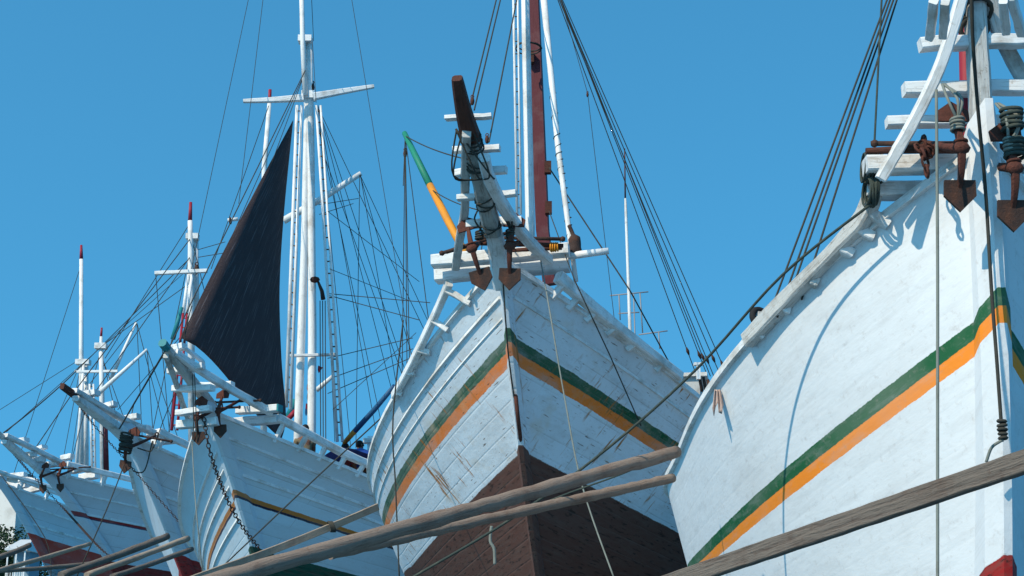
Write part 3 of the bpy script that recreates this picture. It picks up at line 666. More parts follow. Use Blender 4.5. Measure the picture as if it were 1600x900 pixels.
# furled gaff, block and chain
MB().tube([at(443,345,y1+.4), at(500,312,y1+.4), at(564,271,y1+.4)], [.10,.09,.07], 9).build('gaff', M['mast'], b1.root)
MB().tube([at(356,344,y1+.8), at(372,342,y1+.8)], [.05,.05], 7).build('spar_end', M['white'], b1.root); MB().torus(at(360,345,y1+.8), (1,0,0), .07, .03).build('spar_band', M['iron'], b1.root)
MB().ball(at(492,437,y1-.4), .11, 8, (1.2,.8,.8)).build('pulley_block', M['rust'], b1.root); MB().tube([at(497,440,y1-.4), at(503,455,y1-.4), at(505,468,y1-.4)], [.03,.05,.06], 6).build('hanging_block', M['iron'], b1.root)
for x, y, m_ in ((480,600,'redpaint'), (480,615,'blue'), (497,571,'redpaint'), (478,630,'redpaint'), (477,638,'blue')):
    P_ = at(x, y, y1+.3); MB().add([P_, P_+Vector((.12,.02,-.05)), P_+Vector((.02,.03,-.2)), P_+Vector((-.01,.02,-.12))], [[0,1,2,3]]).build('pennant', M[m_], b1.root)
spar(b1, [(at(450,652,y1+2.5), .09), (at(462,625,y1+2.5), .09)], 'turq', 'painted_boom'); spar(b1, [(at(450,655,y1+2), .07), (at(462,642,y1+2), .07)], 'redpaint', 'painted_boom')
spar(b1, [(at(494,610,y1+2.5), .07), (at(522,586,y1+2.5), .05)], 'mast', 'painted_boom')
for t_, e in (((497,165),(592,700)), ((497,168),(640,600)), ((498,170),(620,640)), ((499,172),(665,520)), ((497,170),(548,700)), ((563,273),(626,640)), ((563,274),(668,500)), ((563,275),(645,560)), ((562,273),(556,700)), ((505,200),(536,700)),
              ((498,200),(604,700)), ((502,230),(655,660)), ((500,170),(523,690)), ((498,320),(560,310)), ((499,335),(552,318)), ((540,180),(600,420)), ((560,400),(640,640))):
    if t_[0] in (540, 560): continue
    line(b1, at(*t_, y1), at(*e, y1+(2.5 if e[0] > 500 else .2)), .0095)
for t_, e in (((515,459),(672,473)), ((515,462),(655,500)), ((512,560),(645,528)), ((520,590),(645,545)), ((512,615),(640,560))):
    line(b1, at(*t_, y1), at(*e, y1-1), .011)
for x in (500, 504, 508): line(b1, at(x,470,y1-.2), at(x+1,690,y1-.6), .013)
for t_, e in (((478,110),(313,480)), ((477,112),(345,470))): line(b1, at(*t_, y1), at(*e, 34), .010)
# stay that carries the sail and the long stays above it
line(b1, b1.hx(266,540), at(478,108,y1-.2), .014)
for t_, e in (((390,-10),(299,420)), ((412,-10),(373,318)), ((548,-10),(650,600)), ((640,470),(515,420)), ((650,520),(520,640)), ((655,440),(512,330)), ((488,60),(494,160)), ((490,64),(487,0))): line(b1, at(*t_, 38), at(*e, 35), .008)
for t_, e in (((282,532),(300,478)), ((286,538),(296,490))): line(b1, at(*t_, 31), at(*e, 31.4), .012, m='rope')
# sail
luff = spline([at(458,188,37.8), at(398,300,35.6), at(345,402,33.6), at(283,528,31.6)], 10)
leech = spline([at(458,190,37.8), at(444,330,37.4), at(437,450,37.0), at(440,560,36.6), at(447,650,36.2), at(440,686,36.0)], 6)
n = 36; m_ = 22; vs_ = []; uvs0 = []
for i in range(n):
    t = i/(n-1); a = luff[0].lerp(luff[0], 0); ia = t*(len(luff)-1); a = luff[int(ia)].lerp(luff[min(int(ia)+1, len(luff)-1)], ia-int(ia)); ic = t*(len(leech)-1); c = leech[int(ic)].lerp(leech[min(int(ic)+1, len(leech)-1)], ic-int(ic))
    for j in range(m_):
        s = j/(m_-1); P_ = a.lerp(c, s); bel = math.sin(math.pi*min(1, s**.55))*(.75*t*(1-.3*t))
        dn = Vector((.55,.75,.1))
        P_ = P_ + dn*bel + Vector((0,.02,0))*math.sin(s*14+t*5)*t; P_.z -= .25*math.sin(math.pi*s)*t**3
        vs_.append(P_); uvs0.append(((a-c).length*s, (luff[0]-a).length))
fs = []; uvs = []
for i in range(n-1):
    for j in range(m_-1):
        f = [i*m_+j, (i+1)*m_+j, (i+1)*m_+j+1, i*m_+j+1]; fs.append(f); uvs.append([uvs0[k] for k in f])
so_ = MB().add(vs_, fs, uvs, True).build('jib_sail', M['sail'], b1.root); md = so_.modifiers.new('thick', 'SOLIDIFY'); md.thickness = .012
# fender, bitts, tarpaulin on deck
tc_ = at(578, 724, 38.0)
o = MB(); tv = []; nn = 12
for i in range(nn):
    for j in range(8): tv.append(tc_+b1.ey*(i/(nn-1)*3-1.5)+b1.ex*(j/7*1.6-.8)+Vector((0,0,.35*math.sin(math.pi*j/7)+.06*math.sin(i*1.9+j)-.15)))
o.add(tv, [[i*8+j, (i+1)*8+j, (i+1)*8+j+1, i*8+j+1] for i in range(nn-1) for j in range(7)], None, True).build('tarpaulin', M['tarp'], b1.root)
MB().box(at(579,700,39.5), (.16,.16,.6)).build('mooring_bitt', M['white'], b1.root); MB().box(at(579,689,39.5), (.36,.3,.12)).build('mooring_bitt_cap', M['white'], b1.root)
MB().tube([at(555,673,37.5), at(585,640,37.0), at(616,603,36.4)], [.07,.066,.055], 10).build('cargo_boom', M['blue'], b1.root)
MB().tube([at(538,692,37.8), at(555,673,37.5)], [.06,.07], 10).build('cargo_boom', M['orange'], b1.root)

# ================================================================ far boats
def far_boat(key, label, bands, tip, railL, railR, crosses, tipm='worn', rust=.1, **kw):
    b = Boat(key); tag(b.root, label, 'schooner', 'wooden schooners moored in a row')
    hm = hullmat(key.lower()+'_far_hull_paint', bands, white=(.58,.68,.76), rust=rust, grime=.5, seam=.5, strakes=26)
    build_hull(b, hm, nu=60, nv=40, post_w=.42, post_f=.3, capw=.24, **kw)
    top = b.L(0, .1, b.zs(0)+.05)
    T = b.hx(*tip); Yt = b.loc(T).y
    MB().curvebeam([T, T.lerp(top, .5)+Vector((0,0,-.03)), top+Vector((0,0,-.05))], lambda t: .15+.11*t, lambda t: .14+.12*t, up=b.ey).build('bowsprit', M['white'], b.root)
    d_ = (T-top).normalized(); MB().curvebeam([T+d_*.5, T-d_*.2], lambda t: .13+.05*t, .17, up=b.ey).build('bowsprit_tip', M[tipm], b.root)
    if railL: head_rail(b, railL, Yt, 1.0, .14, .2, 'white', up=b.ex)
    if railR: head_rail(b, railR, Yt, 2.0, .14, .26, 'white', up=b.ex)
    for pl, pr, h in crosses: cross(b, pl, pr, h, .3)
    for side in (1,):
        pts = [b.H(0, 1, side, off=.22, dz=.42, yabs=.8+k*1.3) for k in range(10)]
        MB().curvebeam(pts, .16, .2, up=(0,0,1), sub=2).build('outer_rail', M['white'], b.root)
        for k in range(9):
            yy = 1.0+k*1.3; MB().beam(b.H(0, 1, side, dz=-.05, yabs=yy), b.H(0, 1, side, off=.2, dz=.4, yabs=yy), .14, .16, up=b.ey).build('rail_bracket', M['white'], b.root)
    for v in (.96, .9): wale(b, 1, v, .3, 13, .07, .09)
    return b
bB = far_boat('Bb', 'white schooner squeezed behind the black sailed one, brown bowsprit tip, big anchor at its stem', [(0,(.38,.03,.03)), (.752,None)], (112,614), [(118,622),(150,650),(178,672),(196,690)], [(114,610),(160,637),(210,664),(262,684)],
    [((128,618),(152,613),9), ((160,636),(181,631),8), ((196,654),(217,650),8), ((205,672),(233,668),8), ((232,678),(256,674),8), ((240,692),(272,688),9)], 'cap')
bA = far_boat('A', 'white schooner with a maroon and blue stripe, second hull from the left edge', [(0,(.22,.025,.025)), (.753,None), (.884,(.05,.04,.11)), (.8875,(.26,.02,.025)), (.900,None)], (4,683), [(6,690),(30,712),(52,726)], [(8,680),(50,700),(95,722),(140,736)],
    [((27,690),(42,687),7), ((36,713),(54,709),8), ((48,721),(68,717),8), ((58,702),(70,698),6), ((68,728),(92,724),8), ((98,716),(113,713),8), ((112,736),(132,732),9), ((126,747),(152,742),11)], 'worn')
bC = far_boat('C', 'white schooner at the left edge with brick red bottom paint below a plain side', [(0,(.30,.36,.40)), (.765,(.50,.05,.03)), (.861,None)], (-70,700), None, [(-60,706),(0,738),(50,752),(100,768)],
    [((-20,735),(8,741),8), ((4,755),(30,760),7), ((14,744),(40,741),7), ((20,762),(42,757),9), ((40,768),(64,762),9), ((38,748),(60,752),7)], 'worn')
# Bb masts
yB = 48.5
spar(bB, [(at(300,700,yB), .12), (at(298,450,yB), .11), (at(298,370,yB), .09), (at(297,345,yB), .08)], 'mast'); spar(bB, [(at(297,345,yB), .07), (at(298,316,yB), .05)], 'redpaint', 'mast_tip')
spar(bB, [(at(306,500,yB+.3), .12), (at(305,368,yB+.3), .11)], 'mast', 'mast'); MB().box(at(301,370,yB+.1), (.4,.3,.18)).build('mast_cap', M['white'], bB.root); block(bB, at(307,421,yB), .14, 'iron')
MB().beam(at(242,427,yB-.3), at(324,423,yB-.3), .14, .12, rough=.003).build('spreader', M['white'], bB.root)
ladder(bB, at(268,672,yB-2), at(286,490,yB-1), at(277,672,yB-2), at(292,490,yB-1), 12, .05, .02, 'redpaint', 'redpaint')
spar(bB, [(at(286,490,yB-1), .05), (at(294,430,yB-.5), .05)], 'mast', 'side_pole'); spar(bB, [(at(292,490,yB-1), .05), (at(300,430,yB-.5), .05)], 'mast', 'side_pole'); spar(bB, [(at(270,530,yB-1.5), .08), (at(284,480,yB-1.5), .06)], 'turq', 'painted_boom')
yB2 = 54.5
spar(bB, [(at(412,700,yB2), .12), (at(413,260,yB2), .10), (at(421,162,yB2), .08)], 'mast'); spar(bB, [(at(421,162,yB2), .07), (at(422,140,yB2), .06)], 'redpaint', 'mast_tip')
for t_, e in (((300,380),(235,690)), ((302,382),(330,500)), ((298,382),(262,690)), ((310,390),(352,378)), ((310,402),(352,395)), ((420,165),(330,420)), ((296,350),(164,560)), ((243,427),(266,690))): line(bB, at(*t_, yB), at(*e, yB), .013)
line(bB, bB.hx(116,612), at(298,372,yB), .016); line(bB, bB.hx(140,625), at(298,400,yB), .014)
# A masts
yA = 59.5
spar(bA, [(at(161,760,yA), .11), (at(159,600,yA), .10), (at(158,545,yA), .09)], 'mast'); spar(bA, [(at(158,546,yA), .08), (at(158,526,yA), .06)], 'mast', 'mast_tip'); spar(bA, [(at(158,526,yA), .05), (at(159,512,yA), .04)], 'redpaint', 'mast_tip')
MB().box(at(158,541,yA), (.45,.35,.22)).build('mast_cap', M['white'], bA.root)
spar(bA, [(at(166,735,yA-.5), .11), (at(164,640,yA-.5), .09)], 'maroon', 'mast')
ladder(bA, at(144,735,yA-1), at(140,600,yA-1), at(149,735,yA-1), at(146,600,yA-1), 16, .05, .02)
MB().beam(at(120,581,yA), at(184,580,yA), .12, .10).build('spreader', M['white'], bA.root)
MB().tube([at(150,618,yA-.5), at(230,546,yA-.5)], [.10,.06], 8).build('gaff', M['mast'], bA.root); MB().tube([at(172,594,yA+.5), at(213,504,yA+.5)], [.08,.05], 8).build('gaff', M['mast'], bA.root)
for t_, e in (((214,505),(140,600)), ((214,505),(262,690)), ((230,547),(280,690)), ((230,547),(240,690)), ((214,507),(222,680)), ((158,545),(105,745)), ((158,548),(208,765)), ((160,560),(232,760))): line(bA, at(*t_, yA), at(*e, yA), .015)
# C masts
yC = 77.0
spar(bC, [(at(127,735,yC), .13), (at(127,560,yC), .12), (at(127,405,yC), .10)], 'mast'); spar(bC, [(at(127,405,yC), .10), (at(127,383,yC), .06)], 'redpaint', 'mast_tip')
spar(bC, [(at(134,735,yC+.6), .15), (at(134,562,yC+.6), .14)], 'mast', 'mast'); spar(bC, [(at(119,735,yC-.6), .09), (at(131,566,yC-.2), .07)], 'mast', 'side_pole'); MB().box(at(130,566,yC), (.7,.5,.25)).build('mast_cap', M['white'], bC.root)
MB().beam(at(117,580,yC), at(160,581,yC), .15, .12).build('spreader', M['white'], bC.root)
for t_, e in (((127,565),(48,748)), ((127,565),(90,765)), ((128,410),(20,745)), ((133,570),(104,765)), ((127,560),(0,640))): line(bC, at(*t_, yC), at(*e, yC), .016)
# bracing stays between bowsprits and mast heads
line(bA, bA.hx(6,676), at(126,573,70), .026, .1); line(bA, at(126,573,62), at(300,400,yB+8), .018); line(bA, at(52,705,58), at(115,612,60), .02); line(bB, at(196,690,48), at(210,628,50), .016)
line(bB, bB.hx(190,672)-b1.ex*.1, b1.hx(258,548), .022)
line(bA, bA.hx(10,675), at(300,415,62), .012); line(bA, at(160,540,yA), at(300,440,60), .016); line(bA, at(184,640,57), at(300,505,50), .014)

# ---------------------------------------------------------------- anchors: one model, copied
def anchor_proto():
    root = empty('anchor')
    arm = MB(); arm.curvebeam([(0,.02,.62),(0,-.07,.46),(0,-.13,.30),(0,-.13,.20),(0,-.07,.06),(0,.02,-.06)], lambda t: .036+.026*math.sin(math.pi*t), lambda t: .034+.03*math.sin(math.pi*t), up=(1,0,0)); a = arm.build('arms', M['rust'], root)
    for k, s in ((0, 1), (1, -1)):
        z0 = .25+s*.24; q_ = .26 if s < 0 else .2; z0 += .06 if s > 0 else 0; pts = [(-.13,z0), (.13,z0), (.135,z0+s*q_*.5), (0,z0+s*q_), (-.135,z0+s*q_*.5)]
        if s < 0: pass
        fr = [(x, -.02+abs(z-z0)*.22, z) for x, z in pts]; bk = [(x, .01+abs(z-z0)*.22, z) for x, z in pts]
        f = [[0,1,2,3,4], [9,8,7,6,5]]+[[i, 5+i, 5+(i+1) % 5, (i+1) % 5] for i in range(5)]
        o = MB().add(fr+bk, f).build('fluke', M['iron'] if k else M['rust'], root)
    sh = MB(); sh.tube([(0,-.13,.25), (0,.25,.42), (0,.85,.72)], [.045,.035,.03], 8); sh.build('shank', M['rust'], root)
    st = MB(); st.tube([(-.5,.72,.66), (.5,.72,.66)], .024, 7); st.ball((-.5,.72,.66), .04, 6); st.ball((.5,.72,.66), .04, 6); st.build('stock', M['iron'], root)
    MB().torus((0,.92,.76), (1,0,0), .06, .016, 12, 6).build('ring', M['iron'], root)
    cr = MB(); cr.ball((0,-.14,.25), .06, 8, (1.3,.9,1)); cr.torus((0,-.13,.31), (0,0,1), .05, .015, 10, 5); cr.build('crown_lug', M['rust'], root)
    return root
def copy_tree(o):
    c = o.copy(); COL.objects.link(c)
    for ch in list(o.children):
        d = ch.copy(); COL.objects.link(d); d.parent = c
    return c
proto = anchor_proto(); first = True
AN = [(b3, 1496, 240, -.45, 'rusty anchor with two spade flukes hanging left of the big right stem post', 1.0, 0, .0),
      (b3, 1579, 271, -.42, 'rusty anchor lashed with rope at the right edge, right of the big stem post', 1.0, 0, .0),
      (b2, 749, 392, -.75, 'anchor on the left side of the middle schooner stem, upper fluke red brown', 1.12, 0, R(-15)),
      (b2, 797, 390, -.75, 'dark anchor on the right side of the middle schooner stem below its rail', 1.12, 0, R(4)),
      (b1, 311, 656, -.5, 'small dark anchor left of the stem of the black sailed schooner', 1.05, 0, .0),
      (b1, 345, 645, -.2, 'small dark anchor right of the stem of the black sailed schooner', 1.05, 0, .0),
      (bA, 68, 746, -.2, 'left one of two small anchors on the maroon striped schooner bow', 1.15, 0, .0),
      (bA, 95, 744, .3, 'right one of two small anchors on the maroon striped schooner bow', 1.15, 0, .0),
      (bB, 198, 702, -.7, 'large anchor with lashings hanging at the stem of the brown tipped schooner', 1.35, 0, .2)]
for (b, px, py, Y, lab, sc_, dr, roll) in AN:
    o = proto if first else copy_tree(proto); first = False
    o.scale = (sc_,)*3; o.location = b.hy(px, py, Y) - Vector((0,0,.25*sc_)); o.rotation_euler = (R(-4), roll, -b.th+dr)
    tag(o, lab, 'anchor', 'anchors hung from the bows')
    if b in (b3, b2):
        for k in range(3): MB().tube(spline([o.location+Vector((random.uniform(-.03,.03),-.05,.5*sc_)), o.location+Vector((random.uniform(-.08,.08),-.1,.7)), o.location+Vector((random.uniform(-.03,.03),.2,.95))], 5), .013, 5).build('anchor_fall', M['pale_rope'] if b is b3 else M['rope'], b.root)
        lashing(b, o.location+Vector((0,-.06,.50)), (0,0,1), .05, 4, .014, .03, 'pale_rope' if b is b3 else 'rope')
for dz in (.0, .15, .3): lashing(bB, bB.hy(198, 700, -.7)+Vector((0,-.1,dz)), (.2,.1,1), .16, 4, .03, .06)
MB().tube(spline([bB.hy(215,700,-.3), bB.hy(236,705,-.3), bB.hy(238,690,-.1), bB.hy(226,735,-.2), bB.hy(208,736,-.2)], 5), .02, 5).build('hanging_rope', M['rope'], bB.root)
if True:
    c = AN[1]; q = b3.hy(1579, 200, -.42)
    lashing(b3, q+Vector((0,-.05,.08)), (0,0,1), .08, 5, .018, .04, 'green_rope'); lashing(b3, q+Vector((.0,-.05,-.18)), (0,0,1), .075, 5, .018, .035, 'green_rope')

# ---------------------------------------------------------------- chains
def chain(pts, label, group='anchor chains', wire=.011, pitch=.075, Rr=.036, m='iron'):
    P = spline(pts, 14); o = MB(); acc = 0; k = 0; last = P[0]
    for a, c in zip(P, P[1:]):
        d = c-a; L_ = d.length
        while acc <= L_:
            q = a+d*(acc/L_); ax = d.normalized(); s = ax.cross(Vector((0,1,0)) if k % 2 else Vector((.6,.4,.2))).normalized()
            o.torus(q, s, Rr, wire, 8, 4, ell=1.45, ref=ax); acc += pitch; k += 1
        acc -= L_
    o = o.build('anchor_chain', M[m]); tag(o, label, 'chain', group); return o
chain([b1.hy(319,656,-.45), b1.hy(332,712,-.25)+Vector((0,-.2,-.0)), b1.hy(355,780,1.0), b1.hy(380,825,1.8), b1.hy(405,857,2.6)], 'dark chain hanging across the bow of the black sailed schooner', wire=.013, pitch=.10, Rr=.042)
chain([b3.hy(1436,232,-.1), b3.hy(1444,246,-.15), b3.hy(1448,268,-.15)], 'rusty chain loop over the windlass bar of the big right schooner', wire=.014, pitch=.08, Rr=.04, m='rust')
P_ = MB()
for k in range(7): P_.torus(b3.hy(1446+random.uniform(-9,9), 234+random.uniform(-7,7), .05), (random.random(),random.random(),random.random()), .045, .014, 10, 5)
tag(P_.build('chain_heap', M['rust']), 'heaped rusty chain links on the windlass of the big right schooner', 'chain')
chain([bA.hx(6,690), bA.hy(50,742,1.5), bA.hy(100,795,2.6), at(150,850,52), at(175,872,51)], 'long dark chain running down from the leftmost visible bowsprit tip', wire=.014, pitch=.12, Rr=.042)
chain([bB.hx(120,628), at(150,668,43), at(190,712,42.5), at(240,770,42), at(286,822,41.5)], 'dark chain sloping down from the brown bowsprit tip', wire=.011, pitch=.10, Rr=.034)

# ---------------------------------------------------------------- mooring ropes
def rope(pts, r, m, label, cat='rope', group='mooring ropes'):
    o = MB().tube(spline(pts, 6), r, 7).build('mooring_rope', M[m]); return tag(o, label, cat, group)
rope([b3.hy(1362,318,.4), at(1222,430,13.8), at(1090,575,14.5), at(950,700,14.8), at(800,810,15), at(640,905,15.2), at(560,955,15.3)], .0135, 'green_rope', 'long taut green rope slanting from the big right bow down past the middle hull')
rope([b3.hy(1463,140,-.75), b3.hy(1465,400,-.75), b3.hy(1465,700,-.75), b3.hy(1465,960,-.75)], .013, 'pale_rope', 'pale rope hanging straight down in front of the big right hull')
rope([b2.hy(845,408,.3), at(858,480,19.5), at(882,620,19.0), at(910,760,18.5), at(960,905,18)], .010, 'pale_rope', 'pale rope hanging from the middle bow down over the brown bottom')
rope([at(630,500,24), at(614,655,24), at(618,760,24), at(624,905,24)], .012, 'rope', 'thin dark rope hanging at the left edge of the middle hull')
rope([at(650,602,26.5), at(590,658,27), at(485,755,27.6), at(330,902,28), at(280,948,28.2)], .013, 'rope', 'thin dark rope slanting across the black sailed schooner hull')
rope([at(1045,700,16.5), at(985,735,16.7), at(890,770,17), at(828,795,17.2)], .010, 'green_rope', 'thin slack rope beside the end of the long brown log')
rope([b1.hy(300,690,-.4), at(306,790,29), at(318,905,29)], .011, 'pale_rope', 'pale vertical rope hanging at the stem of the black sailed schooner')
rope([bB.hy(194,726,-.75), at(165,800,42), at(118,905,42)], .017, 'rope', 'dark rope dropping from the large anchor to the poles')
rope([bB.hy(240,700,.5), at(262,640,43)-Vector((0,0,0)), at(300,560,43)], .012, 'rope', 'thin rope rising beside the bow of the brown tipped schooner')
rope([at(0,740,50), at(70,840,50), at(80,905,50)], .015, 'rope', 'thin rope hanging at the far left above the poles')
rope([at(632,700,26), at(690,660,26)], .004, 'rope', 'tiny loose line') if False else None
# pale shred of rope on the brown bottom
rope([at(768,822,19.2), at(766,845,19.2), at(772,858,19.2), at(773,882,19.2)], .02, 'pale_rope', 'frayed pale rope end dangling below the logs')
# rope drawn over the right bow casts the long curved shadow
# ---------------------------------------------------------------- poles and planks in front
def timber(name, pts, r, m, label, flat=False, rag=True, grp='gangway timbers leaning up to the boats'):
    o = MB()
    if flat: o.curvebeam(pts, r[0], r[1], up=(0,0,1), bev=.1, sub=6, rough=.03)
    else:
        S = spline(pts, 6); n = len(S); o.tube([p+Vector((random.uniform(-1,1),0,random.uniform(-1,1)))*r[0]*.07 for p in S], [(r[0]+(r[1]-r[0])*i/(n-1))*random.uniform(.9,1.08) for i in range(n)], 12)
    return tag(o.build(name, M[m]), label, 'plank' if flat else 'pole', grp)
def straight(a, c, n=9): return [a.lerp(c, k/(n-1)) for k in range(n)]
timber('gangway_plank', straight(at(1760,667,5.0), at(900,961,7.9)), (.045,.078), 'plank', 'thick weathered squared plank crossing in front of the big right hull', True)
timber('log_pole', straight(at(1057,706,15.5), at(200,946,10.2)), (.066,.066), 'log', 'longest brown log crossing in front of the middle hull')
timber('log_pole', straight(at(1051,747,16.2), at(515,865.5,12.95)), (.050,.05), 'log', 'thinner brown pole just below the longest log')
timber('gangway_plank', [at(590,792,25), at(520,822,24.3), at(420,862,23.5), at(318,899,22.6), at(250,925,22)], (.05,.11), 'pole', 'pale plank in front of the black sailed schooner hull', True)
MB_ = None
o = MB(); [o.torus(at(515,823,24.2)+Vector((.02*k,0,0)), (1,.3,.4), .085, .012, 12, 5) for k in range(4)]; tag(o.build('rope_binding', M['rope']), 'dark rope binding wound round the pale plank', 'rope')
for (a, c, d1, d2, r_, lab, m_) in (((340,776),(-20,896),37,30,.05,'pale pole in the lower left, highest of the bundle','pole'),
    ((262,838),(95,899),33,30,.075,'grey brown pole second from the bottom in the lower left','plank'),
    ((294,841),(135,899),31,28,.06,'straight light pole in the middle of the lower left bundle','pole'),
    ((300,858),(175,901),31,28,.05,'lowest dark plank of the lower left bundle','plank'),
    ((46,852),(-10,874),60,58,.11,'short dark pole at the far left edge above the others','plank'),
    ((150,880),(-10,893),45,42,.06,'nearly level grey pole at the bottom left','plank')):
    if lab.startswith('pale pole'): c = (-20,896); a = (140,850)
    timber('slim_pole', [at(*a, d1), at((a[0]+c[0])/2, (a[1]+c[1])/2+1, (d1+d2)/2), at(*c, d2)], (r_, r_), m_, lab)

# ---------------------------------------------------------------- rag on the right hull
rc = hull_at(b3, -1, 1118, 612, .03); o = MB(); rv = []; nn = 9
for i in range(nn):
    for j in range(7):
        t = i/(nn-1); s = j/6-.5; rv.append(rc+Vector((s*(.06+.06*t)*1.0, -.05-.03*math.cos(j*2.4), -.2*t*(1+.35*math.sin(j*1.7)))))
o.add(rv, [[i*7+j, i*7+j+1, (i+1)*7+j+1, (i+1)*7+j] for i in range(nn-1) for j in range(6)], None, True); o = o.build('rag', M['rag']); md = o.modifiers.new('thick','SOLIDIFY'); md.thickness = .008
tag(o, 'small pinkish rag hanging on the edge of the big right hull', 'cloth')

# ---------------------------------------------------------------- people on the deck of boat 1
def skinmesh(name, verts, edges, rad, m, parent, root=0, sub=2):
    me = bpy.data.meshes.new(name); me.from_pydata([Vector(v) for v in verts], edges, []); o = bpy.data.objects.new(name, me); COL.objects.link(o); o.parent = parent
    md = o.modifiers.new('skin', 'SKIN'); me.skin_vertices or me.attributes
    sv = me.skin_vertices[0].data
    for i, r_ in enumerate(rad): sv[i].radius = (r_, r_) if not isinstance(r_, tuple) else r_; sv[i].use_root = (i == root)
    md2 = o.modifiers.new('sub', 'SUBSURF'); md2.levels = sub; md2.render_levels = sub
    me.materials.append(m); md.use_smooth_shade = True; return o
def person(loc, rz, shirt, label, lean=.1, arm=0.):
    r = empty('person', loc, rz); tag(r, label, 'person', 'people on deck')
    # seated, facing local -Y; origin under the seat
    V = [(0,0,.50),(0,.0,.70),(0,-lean*.5,.92),(0,-lean,1.05),(0,-lean-.02,1.13),(0,-lean-.03,1.22),(0,-lean-.035,1.33)]
    Rr = [.14,(.15,.11),(.17,.12),(.13,.09),.055,(.085,.095),(.075,.09)]
    E_ = [(0,1),(1,2),(2,3),(3,4),(4,5),(5,6)]
    for s in (-1, 1):
        k = len(V); V += [(s*.2,-lean,1.0),(s*.25,-.1-lean,.76),(s*.2,-.32-lean+arm*.1,.68+arm*.2),(s*.18,-.40-lean,.67+arm*.22)]; Rr += [.07,.05,.035,.032]; E_ += [(3,k),(k,k+1),(k+1,k+2),(k+2,k+3)]
        f0 = V[k+3]
        for q in range(4):
            kk = len(V); x = f0[0]+(q-1.5)*.02; V += [(x, f0[1]-.05, f0[2]-.005), (x, f0[1]-.085+abs(q-1.5)*.008, f0[2]-.03)]; Rr += [.009,.007]; E_ += [(k+3,kk),(kk,kk+1)]
        kk = len(V); V += [(f0[0]-s*.045, f0[1]-.02, f0[2]), (f0[0]-s*.05, f0[1]-.05, f0[2]-.015)]; Rr += [.010,.008]; E_ += [(k+3,kk),(kk,kk+1)]
        k = len(V); V += [(s*.11,-.05,.48),(s*.13,-.46,.50),(s*.13,-.44,.08),(s*.13,-.58,.04)]; Rr += [.095,.07,.045,.04]; E_ += [(0,k),(k,k+1),(k+1,k+2),(k+2,k+3)]
    skinmesh('body', V, E_, Rr, M['skin'], r)
    SV = V[:4]; SR = [.16,(.175,.135),(.195,.145),(.15,.11)]; SE = [(0,1),(1,2),(2,3)]
    for s in (-1, 1):
        k = len(SV); SV += [(s*.2,-lean,1.0),(s*.235,-.06-lean,.86)]; SR += [.09,.08]; SE += [(3,k),(k,k+1)]
    skinmesh('shirt', SV, SE, SR, shirt, r)
    TV = [(0,0,.5)]; TR = [.155]; TE = []
    for s in (-1, 1):
        k = len(TV); TV += [(s*.11,-.05,.48),(s*.13,-.46,.50),(s*.13,-.44,.14)]; TR += [.11,.085,.065]; TE += [(0,k),(k,k+1),(k+1,k+2)]
    skinmesh('trousers', TV, TE, TR, M['trousers'], r)
    h = MB(); h.ball((0,-lean-.015,1.315), .105, 14, (.92,1.02,1.02)); hv = h
    o = hv.build('hair', M['hair']); o.parent = r
    f = MB(); f.ball((0,-lean-.13,1.29), .018, 6, (.8,1,1.2)); o = f.build('nose', M['skin']); o.parent = r
    e = MB()
    for s in (-1, 1): e.ball((s*.035,-lean-.115,1.315), .011, 6)
    o = e.build('eyes', M['hair']); o.parent = r
    for s in (-1, 1):
        o = MB().ball((s*.092,-lean-.03,1.29), .026, 6, (.4,.8,1.2)).build('ear', M['skin']); o.parent = r
    return r
def seat_at(px, py, y, hz=1.33): P = at(px, py, y); return P-Vector((0,0,hz))
person(seat_at(478,668,37.4), R(200), M['shirt1'], 'person in a khaki brown shirt sitting with back turned below the white masts', .05)
person(seat_at(532,695,37.6), R(160), M['shirt2'], 'person in a dull red shirt sitting by the foot of the orange boom', .25)
person(seat_at(572,709,39.2), R(190), M['trousers'], 'person in dark clothes half hidden behind the rail near the blue tarpaulin', .05)
person(seat_at(544,692,38.4), R(120), M['shirt2'], 'second person leaning forward in red, right of the orange boom foot', .3)

# ---------------------------------------------------------------- buildings and trees beyond
yb = 165; bw = empty('harbour_building', (at(-14,840,yb).x, yb, .35)); tag(bw, 'white building with small dark windows far off at the left edge', 'building')
x0 = at(-60,840,yb).x; x1 = at(18,840,yb).x; zt = at(0,786,yb).z
MB().box(((x0+x1)/2, yb+4, (zt+.35)/2), (x1-x0, 8, zt-.35)).build('wall', M['plaster'], bw)
MB().box(((x0+x1)/2, yb+4, zt+.15), (x1-x0+.8, 8.8, .3)).build('roof', M['roofpale'], bw)
for i in range(6):
    for j in range(4):
        wx = x1-.9-i*1.1; wz = zt-1.5-j*2.1; f = MB().box((wx, yb-.04, wz), (.62,.12,.8)).build('window', M['glass'], bw); MB().box((wx, yb-.1, wz-.45), (.8,.16,.1)).build('sill', M['plaster'], f, bw)
bt = empty('teal_roof_shed', (at(20,740,150).x, 150, .35)); tag(bt, 'building with teal roof far behind the leftmost bow', 'building')
xa = at(-10,740,150).x; xb = at(32,740,150).x; zr = at(20,734,150).z
MB().box(((xa+xb)/2, 153, (zr)/2), (xb-xa-.6, 5, zr-.7)).build('wall', M['plaster'], bt); MB().add([(xa,149.5,zr-.7),(xb,149.5,zr-.7),(xb,153,zr),(xa,153,zr),(xa,156.5,zr-.7),(xb,156.5,zr-.7),(xa,149.5,zr-.8),(xb,149.5,zr-.8),(xa,156.5,zr-.8),(xb,156.5,zr-.8)], [[0,1,2,3],[3,2,5,4],[6,7,1,0],[9,8,4,5],[6,8,9,7],[6,0,3,4,8],[1,7,9,5,2]]).build('roof', M['roofteal'], bt)
